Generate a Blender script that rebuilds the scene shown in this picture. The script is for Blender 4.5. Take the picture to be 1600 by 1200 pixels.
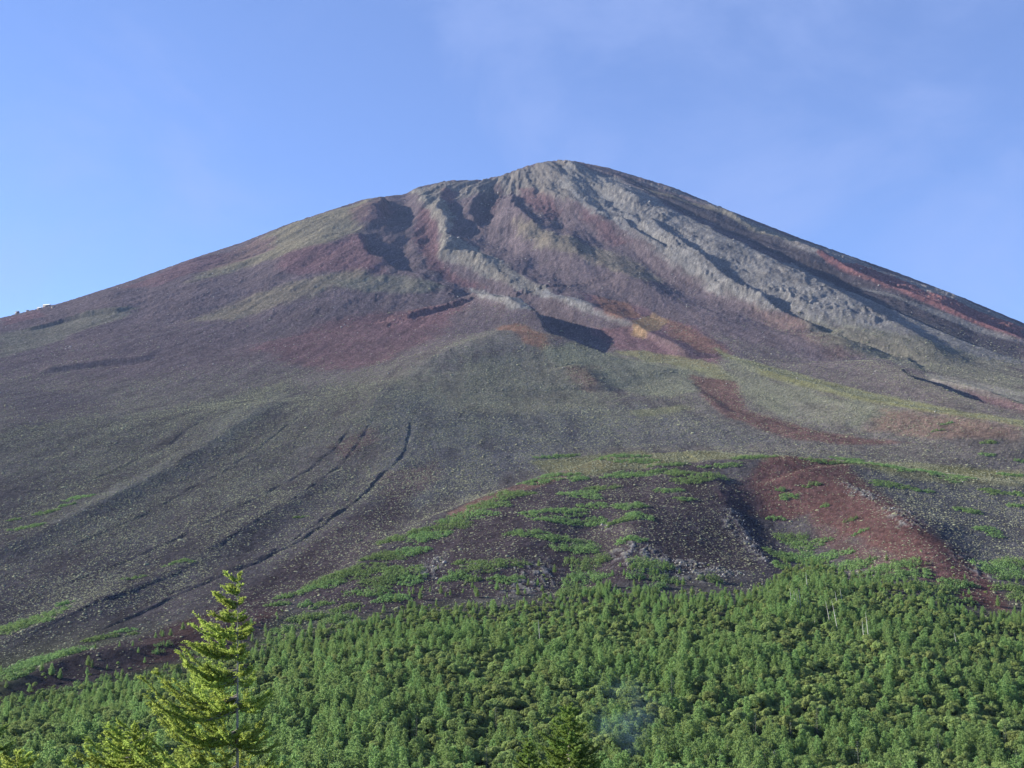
import bpy, math, random
import numpy as np

# ------------------------------------------------------------------ clear
for o in list(bpy.data.objects):
    bpy.data.objects.remove(o)
S = bpy.context.scene
C = S.collection
R = math.radians

# ------------------------------------------------------------------ camera, sky, sun, exposure
F = 1780.0                      # focal length in pixels of a 1600 px wide frame
PITCH = R(7.2)
cam = bpy.data.cameras.new('camera')
cam.sensor_width = 36.0
cam.lens = 36.0 * F / 1600.0
cam.clip_start = 0.5
cam.clip_end = 40000
camo = bpy.data.objects.new('camera', cam)
camo.rotation_euler = (R(90) + PITCH, 0, 0)
C.objects.link(camo)
S.camera = camo

SUN_EL = R(23.5)
SUN_AZ = R(282.5)                 # clockwise from +Y: straight left of the view
W = bpy.data.worlds.new('World')
S.world = W
W.use_nodes = True
nt = W.node_tree
nt.nodes.clear()
def N(tree, typ, **kw):
    n = tree.nodes.new(typ)
    for k, v in kw.items():
        if k.startswith('i_'):
            n.inputs[k[2:].replace('_', ' ')].default_value = v
        else:
            setattr(n, k, v)
    return n
sky = N(nt, 'ShaderNodeTexSky', sky_type='NISHITA', sun_disc=False, sun_elevation=SUN_EL, sun_rotation=SUN_AZ,
        altitude=2300, air_density=1.0, dust_density=0.3, ozone_density=2.5)
tint = N(nt, 'ShaderNodeMix', data_type='RGBA', blend_type='MULTIPLY')
tint.inputs[0].default_value = 1.0
tint.inputs[7].default_value = (0.80, 0.92, 1.22, 1)
co = N(nt, 'ShaderNodeTexCoord')
mp = N(nt, 'ShaderNodeMapping')
mp.inputs['Scale'].default_value = (1.7, 1.0, 2.6)
mp.inputs['Rotation'].default_value = (0, R(18), 0)
cn = N(nt, 'ShaderNodeTexNoise', i_Scale=2.9, i_Detail=8.0, i_Roughness=0.55, i_Distortion=0.35)
cr = N(nt, 'ShaderNodeMapRange', interpolation_type='SMOOTHSTEP')
cr.inputs['From Min'].default_value = 0.42
cr.inputs['From Max'].default_value = 0.68
cr.inputs['To Min'].default_value = 0.26
cr.inputs['To Max'].default_value = 0.58
cm = N(nt, 'ShaderNodeMix', data_type='RGBA')
cm.inputs[7].default_value = (2.05, 2.75, 5.05, 1)
bg = N(nt, 'ShaderNodeBackground', i_Strength=0.070)
wo = N(nt, 'ShaderNodeOutputWorld')
L = nt.links.new
L(sky.outputs[0], tint.inputs[6]); L(tint.outputs[2], cm.inputs[6])
L(co.outputs['Generated'], mp.inputs[0]); L(mp.outputs[0], cn.inputs['Vector'])
L(cn.outputs[0], cr.inputs['Value']); L(cr.outputs[0], cm.inputs[0])
L(cm.outputs[2], bg.inputs[0]); L(bg.outputs[0], wo.inputs[0])

sun = bpy.data.lights.new('sun', 'SUN')
sun.energy = 5.0
sun.angle = R(0.55)
sun.color = (1.0, 0.93, 0.82)
suno = bpy.data.objects.new('sun', sun)
suno.rotation_euler = (R(90) - SUN_EL, 0, -SUN_AZ + R(180))
# a sun lamp shines along its local -Z: aim it from the sky's sun direction
sd = np.array([math.sin(SUN_AZ) * math.cos(SUN_EL), math.cos(SUN_AZ) * math.cos(SUN_EL), math.sin(SUN_EL)])
from mathutils import Vector, Matrix
suno.rotation_euler = Vector(sd).to_track_quat('Z', 'Y').to_euler()
C.objects.link(suno)

vs = S.view_settings
vs.view_transform = 'Standard'
vs.look = 'None'
vs.gamma = 1.0
vs.use_curve_mapping = False
vs.exposure = 1.45
S.cycles.use_denoising = True
S.cycles.max_bounces = 6
S.cycles.diffuse_bounces = 4
S.cycles.transmission_bounces = 4
S.cycles.transparent_max_bounces = 8
S.cycles.volume_bounces = 1
S.cycles.volume_step_rate = 1.0
S.render.engine = 'CYCLES'

# ------------------------------------------------------------------ numeric helpers
rng = np.random.default_rng(7)
random.seed(7)
SP, CP = math.sin(PITCH), math.cos(PITCH)

def ray(px, py):
    """a sight line measured on the photograph: (x/y, z/y) of its direction"""
    cx = (np.asarray(px, float) - 800) / F
    cy = (600 - np.asarray(py, float)) / F
    yy = CP - SP * cy
    return cx / yy, (SP + CP * cy) / yy

def pix(x, y, z):
    dep = y * CP + z * SP
    up = -y * SP + z * CP
    return 800 + F * x / dep, 600 - F * up / dep

def pchip(xs, ys):
    xs = np.array(xs, float); ys = np.array(ys, float)
    h = np.diff(xs); dl = np.diff(ys) / h
    m = np.zeros(len(xs)); m[0] = dl[0]; m[-1] = dl[-1]
    for i in range(1, len(xs) - 1):
        if dl[i-1] * dl[i] > 0:
            w1 = 2*h[i] + h[i-1]; w2 = h[i] + 2*h[i-1]
            m[i] = (w1 + w2) / (w1/dl[i-1] + w2/dl[i])
    def f(q):
        q = np.clip(q, xs[0], xs[-1])
        i = np.clip(np.searchsorted(xs, q) - 1, 0, len(xs) - 2)
        t = (q - xs[i]) / h[i]; t2 = t*t; t3 = t2*t
        return (2*t3-3*t2+1)*ys[i] + (t3-2*t2+t)*h[i]*m[i] + (-2*t3+3*t2)*ys[i+1] + (t3-t2)*h[i]*m[i+1]
    return f

_perm = np.random.default_rng(3).permutation(4096)
_ang = np.random.default_rng(4).uniform(0, 2*np.pi, 4096)
_gx, _gy = np.cos(_ang).astype(np.float32), np.sin(_ang).astype(np.float32)
def noise(x, y, seed=0):
    """gradient noise, about -0.7..0.7"""
    x = np.asarray(x, np.float64) + seed * 37.31; y = np.asarray(y, np.float64) + seed * 91.7
    xf = np.floor(x); yf = np.floor(y)
    xi = xf.astype(np.int64); yi = yf.astype(np.int64)
    u = (x - xf).astype(np.float32); v = (y - yf).astype(np.float32)
    def g(ix, iy, dx, dy):
        k = _perm[(_perm[ix & 4095] + iy) & 4095]
        return _gx[k]*dx + _gy[k]*dy
    a = g(xi, yi, u, v); b = g(xi+1, yi, u-1, v); c = g(xi, yi+1, u, v-1); d = g(xi+1, yi+1, u-1, v-1)
    su = u*u*u*(u*(u*6-15)+10); sv = v*v*v*(v*(v*6-15)+10)
    return (a + su*(b-a)) + sv*((c + su*(d-c)) - (a + su*(b-a)))
def fbm(x, y, octs, seed=0, gain=0.5):
    s = 0.0; amp = 1.0; tot = 0.0
    for k in range(octs):
        s = s + amp * noise(x * 2**k, y * 2**k, seed + k)
        tot += amp; amp *= gain
    return s / tot
def ridged(x, y, octs, seed=0, gain=0.5):
    s = 0.0; amp = 1.0; tot = 0.0
    for k in range(octs):
        s = s + amp * (1 - 2.2*np.abs(noise(x * 2**k, y * 2**k, seed + k)))
        tot += amp; amp *= gain
    return s / tot
def sst(a, b, x):
    t = np.clip((x - a) / (b - a), 0, 1)
    return t*t*(3 - 2*t)

# ------------------------------------------------------------------ terrain: base shape
AX, AY = 30.0, 4900.0           # axis of the volcano
cone = pchip([0, 200, 400, 430, 1000, 1700, 2500, 3100, 3400, 3600, 3900, 4200, 5200, 9000],
             [1330, 1400, 1478, 1468, 1145, 775, 427, 232, 150, 92, 20, -40, -160, -500])
DK = [0, 20, 45, 100, 200, 300, 400, 550, 700, 850, 1000, 1150, 1300, 1500, 1700]
NEAR = {0:    [-2, -9, -19, -34, -58, -80, -94, -88, -70, -40, -5, 36, 84, 150, 205],
        200:  [-2, -9, -19, -34, -58, -80, -93, -82, -58, -33, 3, 42, 88, 153, 206],
        400:  [-2, -9, -19, -34, -58, -80, -92, -76, -50, -26, 12, 50, 93, 155, 207],
        600:  [-2, -9, -19, -34, -58, -80, -92, -70, -43, -16, 14, 51, 94, 156, 206],
        800:  [-2, -9, -19, -34, -58, -80, -92, -68, -41, -10, 20, 54, 93, 153, 205],
        1000: [-2, -9, -19, -34, -58, -80, -92, -67, -38, -8, 24, 60, 94, 152, 205],
        1200: [-2, -9, -19, -34, -58, -80, -91, -65, -34, -8, 24, 60, 94, 152, 206],
        1400: [-2, -9, -19, -34, -58, -80, -91, -65, -34, -6, 24, 56, 95, 153, 207],
        1600: [-2, -9, -19, -34, -58, -80, -92, -72, -46, -12, 22, 54, 92, 146, 200]}
ncol = sorted(NEAR)
na = np.array([ray(p, 900)[0] for p in ncol])

core = np.tan(np.linspace(-0.47, 0.47, 1060))
A = np.concatenate([np.linspace(-1.6, core[0], 70)[:-1], core, np.linspace(core[-1], 1.6, 70)[1:]])
# distances: even steps of the sight line up the slope
dd = np.linspace(12, 5700, 40000)
zc = np.where(dd < 1600, np.interp(dd, DK, NEAR[800]), cone(np.hypot(0.02*dd - AX, dd - AY)))
rows = pix(0.02*dd, dd, zc)[1]
step = np.abs(np.gradient(rows)) / 1.25
step = np.maximum(step, np.gradient(dd) / np.interp(dd, [0, 300, 1500, 6000], [4, 8, 9, 22]))
step = np.where(dd > 4620, np.gradient(dd) / 25, step)
step = np.where(dd < 560, np.gradient(dd) / np.interp(dd, [0, 60, 560], [3, 6, 7]), step)
cum = np.cumsum(step); cum -= cum[0]
D = np.interp(np.arange(0, cum[-1], 1.0), cum, dd)
nA, nD = len(A), len(D)
X = A[None, :] * D[:, None]
Y = np.repeat(D[:, None], nA, 1)

prof = np.stack([pchip(DK, NEAR[p])(D) for p in ncol])          # columns x distances
prof = np.stack([prof[max(0, i-1):i+2].mean(0) * 0.5 + prof[i] * 0.5 for i in range(len(ncol))])
ci = np.clip(np.searchsorted(na, A) - 1, 0, len(na) - 2)
ct = np.clip((A - na[ci]) / (na[ci+1] - na[ci]), 0, 1)
ct = ct*ct*(3 - 2*ct)
ZN = (prof[ci] * (1 - ct)[:, None] + prof[ci+1] * ct[:, None]).T
ZF = cone(np.hypot(X - AX, Y - AY))
wf = sst(1300, 1700, Y)
Z = ZN * (1 - wf) + ZF * wf

def hit(px, py, h=0.0, zz=None):
    """where a sight line of the photograph meets the terrain (raised by h): world x, y"""
    zz = Z if zz is None else zz
    a, t = ray(px, py)
    j = np.searchsorted(A, a); j = min(max(j, 1), nA - 1)
    f = (a - A[j-1]) / (A[j] - A[j-1])
    col = zz[:, j-1] * (1 - f) + zz[:, j] * f + h
    g = col / D - t
    ok = np.nonzero((g > 0) & (D > (90 if py > 960 or h == 0 else 640)))[0]
    if len(ok) == 0:
        k = int(np.argmax(np.where(D > 1500, g, -9)))
        d = D[k]
    else:
        k = ok[0]
        d = D[k] if k == 0 else D[k-1] + (D[k] - D[k-1]) * (-g[k-1]) / (g[k] - g[k-1] + 1e-12)
    return a * d, d

def ground(x, y):
    """terrain height at world x, y"""
    x = np.asarray(x, float); y = np.asarray(y, float)
    a = x / y
    j = np.clip(np.searchsorted(A, a), 1, nA - 1); i = np.clip(np.searchsorted(D, y), 1, nD - 1)
    u = np.clip((a - A[j-1]) / (A[j] - A[j-1]), 0, 1); v = np.clip((y - D[i-1]) / (D[i] - D[i-1]), 0, 1)
    return (Z[i-1, j-1]*(1-u) + Z[i-1, j]*u)*(1-v) + (Z[i, j-1]*(1-u) + Z[i, j]*u)*v

# silhouette of the summit and shoulders, measured on the photograph
SIL = [(-200, 552), (0, 497), (100, 472), (200, 440), (300, 404), (380, 378), (450, 350), (520, 327), (570, 311), (600, 307), (635, 303),
       (650, 293), (700, 282), (750, 281), (780, 275), (830, 257), (860, 251), (890, 250), (950, 262), (1050, 292),
       (1130, 325), (1250, 372), (1400, 425), (1500, 463), (1600, 505), (1800, 590)]
def fit_silhouette(smooth):
    global Z
    sa = np.array([ray(*p)[0] for p in SIL]); st = np.array([ray(*p)[1] for p in SIL])
    T = np.interp(A, sa, st)
    far = np.where(Y > 1800, Z / Y, -9)
    k = np.argmax(far, 0)
    cur = far[k, np.arange(nA)]
    dz = (T - cur) * D[k]
    edge = np.clip((0.62 - np.abs(A)) / 0.1, 0, 1)
    dz = dz * edge
    ker = np.exp(-0.5 * (np.arange(-3*smooth, 3*smooth+1) / smooth)**2) if smooth else np.array([1.0])
    ker /= ker.sum()
    dz = np.convolve(np.pad(dz, len(ker)//2, mode='edge'), ker, 'valid')
    k2 = np.exp(-0.5 * (np.arange(-45, 46) / 15.0)**2); k2 /= k2.sum()
    dk = np.convolve(np.pad(D[k], 45, mode='edge'), k2, 'valid')
    w = sst(0.50, 0.97, Y / dk[None, :])
    Z = Z + dz[None, :] * w
for _ in range(3):
    fit_silhouette(7)

# ------------------------------------------------------------------ terrain: ridges, gullies and scarps
wx = 26 * fbm(X/170, Y/170, 3, 11); wy = 26 * fbm(X/170, Y/170, 3, 21)
wx += 10 * fbm(X/38, Y/38, 3, 31); wy += 10 * fbm(X/38, Y/38, 3, 41)
farw = sst(1700, 2600, Y)
wx += farw * 9 * fbm(X/15, Y/15, 2, 33); wy += farw * 9 * fbm(X/15, Y/15, 2, 43)

def line_field(pts, reach, warp):
    """signed distance (+ = image right) and position 0..1 along a world polyline listed from far to near"""
    pts = np.array(pts, float)
    lo = pts.min(0) - reach; hi = pts.max(0) + reach
    m = (X > lo[0]) & (X < hi[0]) & (Y > lo[1]) & (Y < hi[1])
    idx = np.nonzero(m)
    px = X[idx] + warp * wx[idx]; py = Y[idx] + warp * wy[idx]
    seg = np.hypot(*(pts[1:] - pts[:-1]).T); cumL = np.concatenate([[0], np.cumsum(seg)])
    best = np.full(len(px), 1e9); sgn = np.ones(len(px)); u = np.zeros(len(px))
    for i in range(len(pts) - 1):
        ax, ay = pts[i]; dx, dy = pts[i+1] - pts[i]; l2 = dx*dx + dy*dy + 1e-9
        t = ((px-ax)*dx + (py-ay)*dy) / l2
        tc = np.clip(t, 0, 1)
        ds = np.hypot(px - ax - tc*dx, py - ay - tc*dy)
        sg = np.sign(-(px-ax)*dy + (py-ay)*dx)
        b = ds < best
        best = np.where(b, ds, best); sgn = np.where(b, sg, sgn)
        u = np.where(b, (cumL[i] + tc*seg[i]) / cumL[-1], u)
    return idx, best * np.where(sgn == 0, 1, sgn), u

def world_line(pxs, h):
    hs = np.broadcast_to(np.asarray(h, float), (len(pxs),)) if np.ndim(h) == 0 else np.array(h, float)
    out_ = []
    for p, hh in zip(pxs, hs):
        hh = max(0.0, float(hh))
        x, y = hit(p[0], p[1])
        hh = min(hh, 0.02 * y)                       # a crest raised on the slope shows a little higher than its foot
        out_.append(hit(p[0], p[1], hh))
    return out_

def taper(u, hs, e=0.12):
    if np.ndim(hs) == 0:
        return hs * sst(0, e, u) * sst(0, e, 1 - u)
    return np.interp(u, np.linspace(0, 1, len(hs)), hs) * sst(0, .05, u) * sst(0, .05, 1 - u)

def ridge(pxs, h, wl, wr, warp=0.6, p=1.4, hz=None):
    pts = world_line(pxs, np.max(h) if hz is None else hz)
    idx, s, u = line_field(pts, 3*max(wl, wr), warp)
    w = np.where(s < 0, wl, wr)
    Z[idx] += taper(u, h) * np.exp(-(np.abs(s)/w)**p)

def gully(pxs, h, w, warp=0.6, p=2.0):
    pts = world_line(pxs, 0)
    idx, s, u = line_field(pts, 3*w, warp)
    Z[idx] -= taper(u, h) * np.exp(-(np.abs(s)/w)**p)

def scarp(pxs, h, left, drop, deep, right, warp=0.6, rough=0.0):
    """high on the image-left side, falling over 'drop' metres to the right into a trough 'deep' below, fading over 'right'"""
    pts = world_line(pxs, np.max(h) if np.ndim(h) == 0 else h)
    idx, s, u = line_field(pts, 3*max(left, right), warp)
    hh = taper(u, h)
    hh = hh * np.clip(1 + rough * 2.4 * noise(u * 23 + len(pxs), u * 0 + pxs[0][0]), .1, 2)
    ratio = deep / max(1e-6, np.max(h))
    ls = hh * np.exp(-(np.abs(s)/left)**1.3)
    k = sst(0, drop, s)
    tail = np.exp(-(np.clip(s - drop, 0, None)/right)**1.4)
    rs = hh * (1 - k) - hh * ratio * k * tail
    Z[idx] += np.where(s < 0, ls, rs)

Z0 = Z.copy()
# great gully left of the summit: its left wall throws the blue shadows
scarp([(602, 309), (592, 318), (588, 332), (600, 348), (606, 358)], [16, 34, 36, 22, 4], 110, 36, 18, 70, 1.3)
scarp([(566, 362), (562, 376), (578, 394), (604, 408), (640, 419), (672, 432), (705, 442), (742, 453)], [6, 30, 36, 34, 30, 26, 22, 8], 220, 36, 16, 90, 1.1)
scarp([(690, 462), (740, 458), (800, 474), (832, 486), (852, 505), (885, 532), (950, 550), (1020, 572), (1080, 590)], [4, 12, 30, 46, 46, 32, 26, 12, 3], 240, 50, 22, 130, 0.4)
gully([(650, 330), (672, 372), (690, 415), (740, 448), (820, 470), (890, 508), (965, 538)], 14, 45)
# lava ribs right of the gully
ridge([(648, 296), (675, 318), (690, 342), (700, 365), (690, 395), (735, 396), (775, 418), (820, 446), (850, 458)], [6, 20, 16, 20, 22, 22, 22, 18, 8], 34, 52)
ridge([(835, 455), (880, 468), (930, 484), (985, 503), (1040, 530), (1085, 556)], 12, 14, 40, 0.4)
ridge([(730, 452), (775, 464), (822, 480)], 12, 14, 26, 0.4)
# summit crags
ridge([(700, 283), (690, 300), (684, 322), (705, 345)], 20, 26, 22)
ridge([(765, 283), (742, 305), (735, 325), (752, 342), (790, 346)], [26, 34, 30, 18, 6], 36, 16)
ridge([(805, 290), (797, 315), (820, 340), (850, 356)], 22, 30, 20)
ridge([(835, 288), (880, 305), (930, 330), (960, 345)], 16, 30, 34)
ridge([(850, 262), (900, 275), (960, 300), (1010, 330)], 18, 55, 45)
ridge([(770, 330), (840, 372), (920, 400), (1000, 440), (1060, 475)], 12, 60, 60)
gully([(700, 300), (730, 345), (790, 375), (860, 420), (960, 465), (1080, 510)], 12, 60)
gully([(810, 290), (870, 340), (950, 380), (1050, 440), (1160, 490), (1260, 540)], 16, 70)
# craggy buttress, right of the summit, with the long shaded trough behind it
ridge([(905, 258), (985, 290), (1045, 321), (1110, 354), (1180, 390), (1250, 424), (1330, 462), (1420, 502), (1500, 534)], [10, 24, 36, 44, 46, 44, 38, 26, 10], 270, 45)
scarp([(925, 262), (985, 284), (1045, 315), (1110, 352), (1180, 388), (1250, 420), (1330, 456), (1420, 497), (1500, 530), (1590, 562)],
      [4, 8, 9, 10, 10, 10, 10, 9, 8, 5], 150, 30, 1, 60, 0.8)
scarp([(985, 274), (1060, 300), (1140, 334), (1220, 370), (1310, 408), (1430, 458), (1560, 508), (1640, 542)], [4, 10, 16, 20, 22, 22, 20, 14], 70, 34, 2, 60, 0.6)
scarp([(1010, 335), (1060, 372), (1120, 420), (1160, 450)], 16, 60, 24, 8, 60)
scarp([(1130, 425), (1180, 462), (1240, 490), (1290, 505)], 18, 60, 26, 10, 70)
scarp([(960, 330), (1000, 362), (1040, 385)], 14, 40, 18, 6, 40)
gully([(1180, 470), (1240, 500), (1330, 530), (1450, 570)], 12, 50)
# lower right: trough behind the green-edged spur, lava outcrop inside it
scarp([(1285, 518), (1330, 528), (1395, 546), (1430, 556)], [8, 22, 20, 8], 90, 28, 6, 60, 1.0)
scarp([(1350, 562), (1385, 574), (1430, 592), (1480, 606), (1540, 626), (1620, 652), (1760, 690)], [8, 26, 34, 34, 30, 26, 16], 130, 40, 10, 80, 0.9)
ridge([(1455, 588), (1490, 598), (1540, 610), (1620, 634)], [5, 9, 8, 6], 10, 18, 0.4)
ridge([(1110, 548), (1180, 574), (1270, 598), (1360, 622), (1460, 640), (1620, 664), (1800, 690)], [8, 14, 16, 16, 16, 14, 10], 90, 40, 0.3)
scarp([(1060, 588), (1090, 612), (1140, 640), (1230, 672), (1330, 690)], [1, 2, 2.5, 2, 1], 70, 20, 1.5, 60, 0.8, 0.4)
ridge([(880, 575), (915, 582), (940, 606)], 7, 40, 26, 0.3)
# nose in the middle with the rusty top
ridge([(812, 498), (770, 518), (700, 548), (620, 590), (560, 640), (480, 700)], [14, 30, 28, 22, 16, 4], 120, 170, 0.4)
scarp([(735, 462), (712, 468), (690, 478), (655, 484), (640, 492), (580, 502)], [4, 9, 7, 9, 5, 2], 40, 12, 3, 40, 1.6, .5)
# left shoulder outcrop
scarp([(190, 482), (150, 484), (100, 494), (40, 510)], [9, 11, 8, 4], 50, 14, 3, 40, 0.5)
scarp([(240, 556), (170, 562), (60, 574)], 7, 70, 16, 3, 60, 0.3)
# levees and the narrow trench on the left scree
scarp([(640, 655), (637, 680), (628, 700), (618, 722), (598, 742), (578, 768), (556, 785), (500, 822), (470, 842), (430, 860), (360, 890), (290, 920), (190, 968), (110, 1008)], [.2, .8, .5, .9, .7, 1.0, .6, .9, .7, 1.0, .6, .8, .5, .2], 12, 1.7, 1.0, 3.5, 0.5, 0.5)
scarp([(560, 650), (520, 700), (470, 740), (400, 780), (280, 840), (120, 905), (0, 950)], [.2, .5, .6, .3, .6, .4, .2], 12, 1.6, .5, 4, 0.22, 0.9)
ridge([(440, 618), (380, 655), (300, 705), (200, 760), (90, 815), (-40, 870)], [3, 6, 7, 7, 7, 5], 45, 22, 0.3)
ridge([(540, 720), (440, 790), (330, 850), (220, 910), (100, 965), (-30, 1000)], [2, 3.5, 4, 4, 5, 5], 30, 14, 0.25)
ridge([(640, 700), (560, 800), (460, 870), (400, 905)], 3, 30, 40, 0.25)
for ln_ in ([(480, 640), (400, 700), (300, 760), (180, 820), (40, 880)], [(590, 640), (560, 690), (510, 745), (420, 800), (340, 850), (240, 890)], [(350, 640), (250, 700), (120, 760), (0, 800)],
            [(520, 800), (420, 860), (330, 900), (240, 935)], [(300, 880), (180, 930), (60, 985)]):
    scarp(ln_, .36, 10, 1.5, .4, 4, .45, 1.0)
ridge([(470, 945), (330, 975), (200, 1010), (100, 1030), (-20, 1075)], [2, 5, 6, 7, 7], 30, 12, 0.25)
# dark mound in front: crest, hollow and the red rim
def mound():
    crest = [(1030, 706), (960, 712), (880, 733), (800, 758), (730, 785), (680, 806), (610, 852), (560, 882), (500, 915), (450, 945)]
    pts = world_line(crest, [18, 18, 18, 16, 14, 12, 9, 7, 6, 4])
    idx, s, u = line_field(pts, 420, 0.10)
    h = np.interp(u, np.linspace(0, 1, 10), [16, 18, 17, 15, 13, 11, 8, 6, 5, 1])
    Z[idx] += np.where(s < 0, h*np.exp(-(np.abs(s)/26)**1.6), h*np.exp(-(np.abs(s)/170)**1.7))
mound()
ridge([(1000, 706), (1100, 714), (1200, 712), (1290, 718), (1400, 728), (1620, 742)], [1, 9, 16, 15, 9, 7], 60, 60, 0.15)
def hollow(px, py, h, rx, ry, rot=0.0):
    x0, y0 = hit(px, py)
    dx = X - x0; dy = Y - y0
    c, s = math.cos(rot), math.sin(rot)
    q = ((c*dx + s*dy)/rx)**2 + ((-s*dx + c*dy)/ry)**2
    Z[...] -= h * np.exp(-q**1.2)
hollow(1215, 845, 19, 58, 130, -0.05)
ridge([(1110, 722), (1122, 765), (1150, 815), (1195, 870), (1215, 892)], [6, 12, 13, 10, 2], 75, 30, 0.25)
ridge([(1235, 714), (1310, 745), (1390, 795), (1470, 852), (1540, 915)], [8, 12, 14, 12, 4], 48, 60, 0.12)
ridge([(880, 760), (830, 830), (780, 890)], [3, 7, 3], 60, 30, 0.2)
ridge([(1000, 770), (985, 840), (960, 900)], [3, 9, 4], 50, 30, 0.2)
gully([(930, 800), (925, 860), (900, 930)], 5, 22, 0.2)
gully([(1560, 830), (1500, 900), (1540, 960)], 4, 30, 0.2)

# ------------------------------------------------------------------ terrain: natural roughness
rr = np.hypot(X - AX, Y - AY); th = np.arctan2(X - AX, AY - Y)
high = sst(250, 1000, Z)
mid = sst(900, 1500, Y)
rad = th * 2300
crag = np.zeros_like(Z)
def region(pxs):
    """polygon traced on the photograph, laid on the terrain; returns a soft 0..1 field (edge about 'soft' metres)"""
    return np.array([hit(p[0], p[1]) for p in pxs])
def poly_field(pxs, soft, warp=0.6):
    pts = region(pxs)
    ext = soft * 2 + 45 * warp
    lo = pts.min(0) - ext; hi = pts.max(0) + ext
    idx = np.nonzero((X > lo[0]) & (X < hi[0]) & (Y > lo[1]) & (Y < hi[1]))
    x = X[idx] + warp*wx[idx]; y = Y[idx] + warp*wy[idx]
    inside = np.zeros(len(x), bool); dist = np.full(len(x), 1e9)
    n = len(pts)
    for i in range(n):
        x0, y0 = pts[i]; x1, y1 = pts[(i+1) % n]
        c = ((y0 > y) != (y1 > y))
        xs = (x1-x0) * (y-y0) / (y1-y0 + 1e-9) + x0
        inside ^= c & (x < xs)
        dx, dy = x1-x0, y1-y0
        t = np.clip(((x-x0)*dx + (y-y0)*dy) / (dx*dx+dy*dy+1e-9), 0, 1)
        dist = np.minimum(dist, np.hypot(x-x0-t*dx, y-y0-t*dy))
    sd_ = np.where(inside, dist, -dist)
    return idx, sst(-soft, soft, sd_)
for pg in ([(640, 296), (700, 283), (780, 276), (860, 252), (890, 251), (960, 270), (1040, 320), (1150, 378), (1250, 422), (1350, 468), (1440, 505), (1400, 508), (1300, 502), (1210, 488), (1120, 452), (1030, 398), (960, 350), (900, 340), (850, 352), (790, 345), (740, 345), (700, 330), (665, 325)],
           [(690, 300), (720, 335), (705, 365), (740, 390), (800, 425), (850, 455), (830, 462), (780, 440), (720, 410), (685, 400), (690, 370), (665, 330)],
           [(960, 266), (1050, 298), (1200, 362), (1400, 446), (1600, 525), (1600, 508), (1400, 428), (1250, 374), (1050, 294)],
           [(560, 330), (600, 310), (640, 330), (620, 400), (580, 395)], 
           [(575, 505), (640, 480), (740, 455), (740, 475), (690, 492), (600, 515)],
           [(800, 470), (840, 480), (850, 500), (820, 500)], [(1330, 520), (1430, 540), (1430, 570), (1350, 560)]):
    i_, f_ = poly_field(pg, 30)
    crag[i_] = np.maximum(crag[i_], f_ * (1.0 if len(pg) > 8 else .5))
crag = np.maximum(crag, .35*sst(600, 900, Z)*sst(-.14, -.04, X/Y)*(1 - sst(.10, .16, X/Y)))
# fine grooves running down the slope, broad undulation, rock roughness
Z += mid * (2.0 + 6*high) * fbm(rad/75, rr/900, 3, 51)
Z += mid * (1 + 3*high) * 8 * fbm(X/330, Y/330, 2, 61)
Z += mid * 1.6 * fbm(X/28, Y/28, 3, 71)
def lobes(n, k, edge):
    """overlapping lava lobes: broad treads ending in steep, sharp edges"""
    f = n * k; fl = np.floor(f)
    return (fl + sst(.5 - edge, .5 + edge, f - fl)) / k
la = fbm(th*1500/120 + 0.55*wx/20, rr/760, 3, 81, .5)
lb = fbm(X/75 + wx/30, Y/75 + wy/30, 3, 86, .5)
Z += crag * (36 * lobes(la, 7, .16) + 8 * lobes(lb, 6, .16) + 2.4 * ridged(X/21, Y/21, 3, 91, .6))
Z += farw * (1 - crag) * sst(350, 600, Z) * 10 * lobes(fbm(rad/85 + wx/30, rr/420, 4, 88, .55), 6, .12)
Z += farw * 2.0 * ridged(X/27 + wx/25, Y/27, 3, 99, .6)
Z += mid * high * 3.0 * ridged(X/85 + wx/30, Y/85, 3, 96)
nearm = sst(600, 760, Y) * (1 - sst(1300, 1700, Y))
Z += nearm * (1.6 * fbm(X/34, Y/34, 4, 101) + 0.5 * fbm(X/6, Y/6, 2, 111))
Z += (1 - sst(560, 700, Y)) * 3.0 * fbm(X/60, Y/60, 3, 121) * sst(60, 200, Y)
for _ in range(2):
    fit_silhouette(5)

# ------------------------------------------------------------------ terrain: colour of the ground (rock, ash and plant cover, plus shade painted into some dark spots)
def srgb(r, g, b):
    v = np.array([r, g, b], float) / 255
    return np.where(v <= 0.04045, v/12.92, ((v+0.055)/1.055)**2.4)
PURPLE = np.array([0.103, 0.082, 0.085]); RED = np.array([0.126, 0.077, 0.080]); PALE = np.array([0.185, 0.178, 0.165])
OLIVE = np.array([0.170, 0.152, 0.100]); RUST = np.array([0.205, 0.115, 0.078]); HOLLOW_SHADE = np.array([0.045, 0.038, 0.045])
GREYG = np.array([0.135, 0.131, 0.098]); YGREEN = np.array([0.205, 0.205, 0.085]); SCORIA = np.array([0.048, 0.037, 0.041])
BRICK = np.array([0.098, 0.058, 0.052]); TAN = np.array([0.178, 0.165, 0.138]); SLATE = np.array([0.078, 0.079, 0.084])
GREEN = np.array([0.070, 0.105, 0.045])
col = np.zeros(Z.shape + (3,))
col[...] = PURPLE
veg = np.zeros_like(Z)
n1 = fbm(rad/60, rr/420, 4, 131); n2 = fbm(X/90, Y/90, 4, 141); n3 = fbm(rad/16, rr/160, 3, 151); n4 = fbm(X/26, Y/26, 4, 156, .6)
def blend(f, c, idx=None):
    global col
    if idx is None:
        col += f[..., None] * (c - col)
    else:
        col[idx] += f[..., None] * (c - col[idx])
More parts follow.
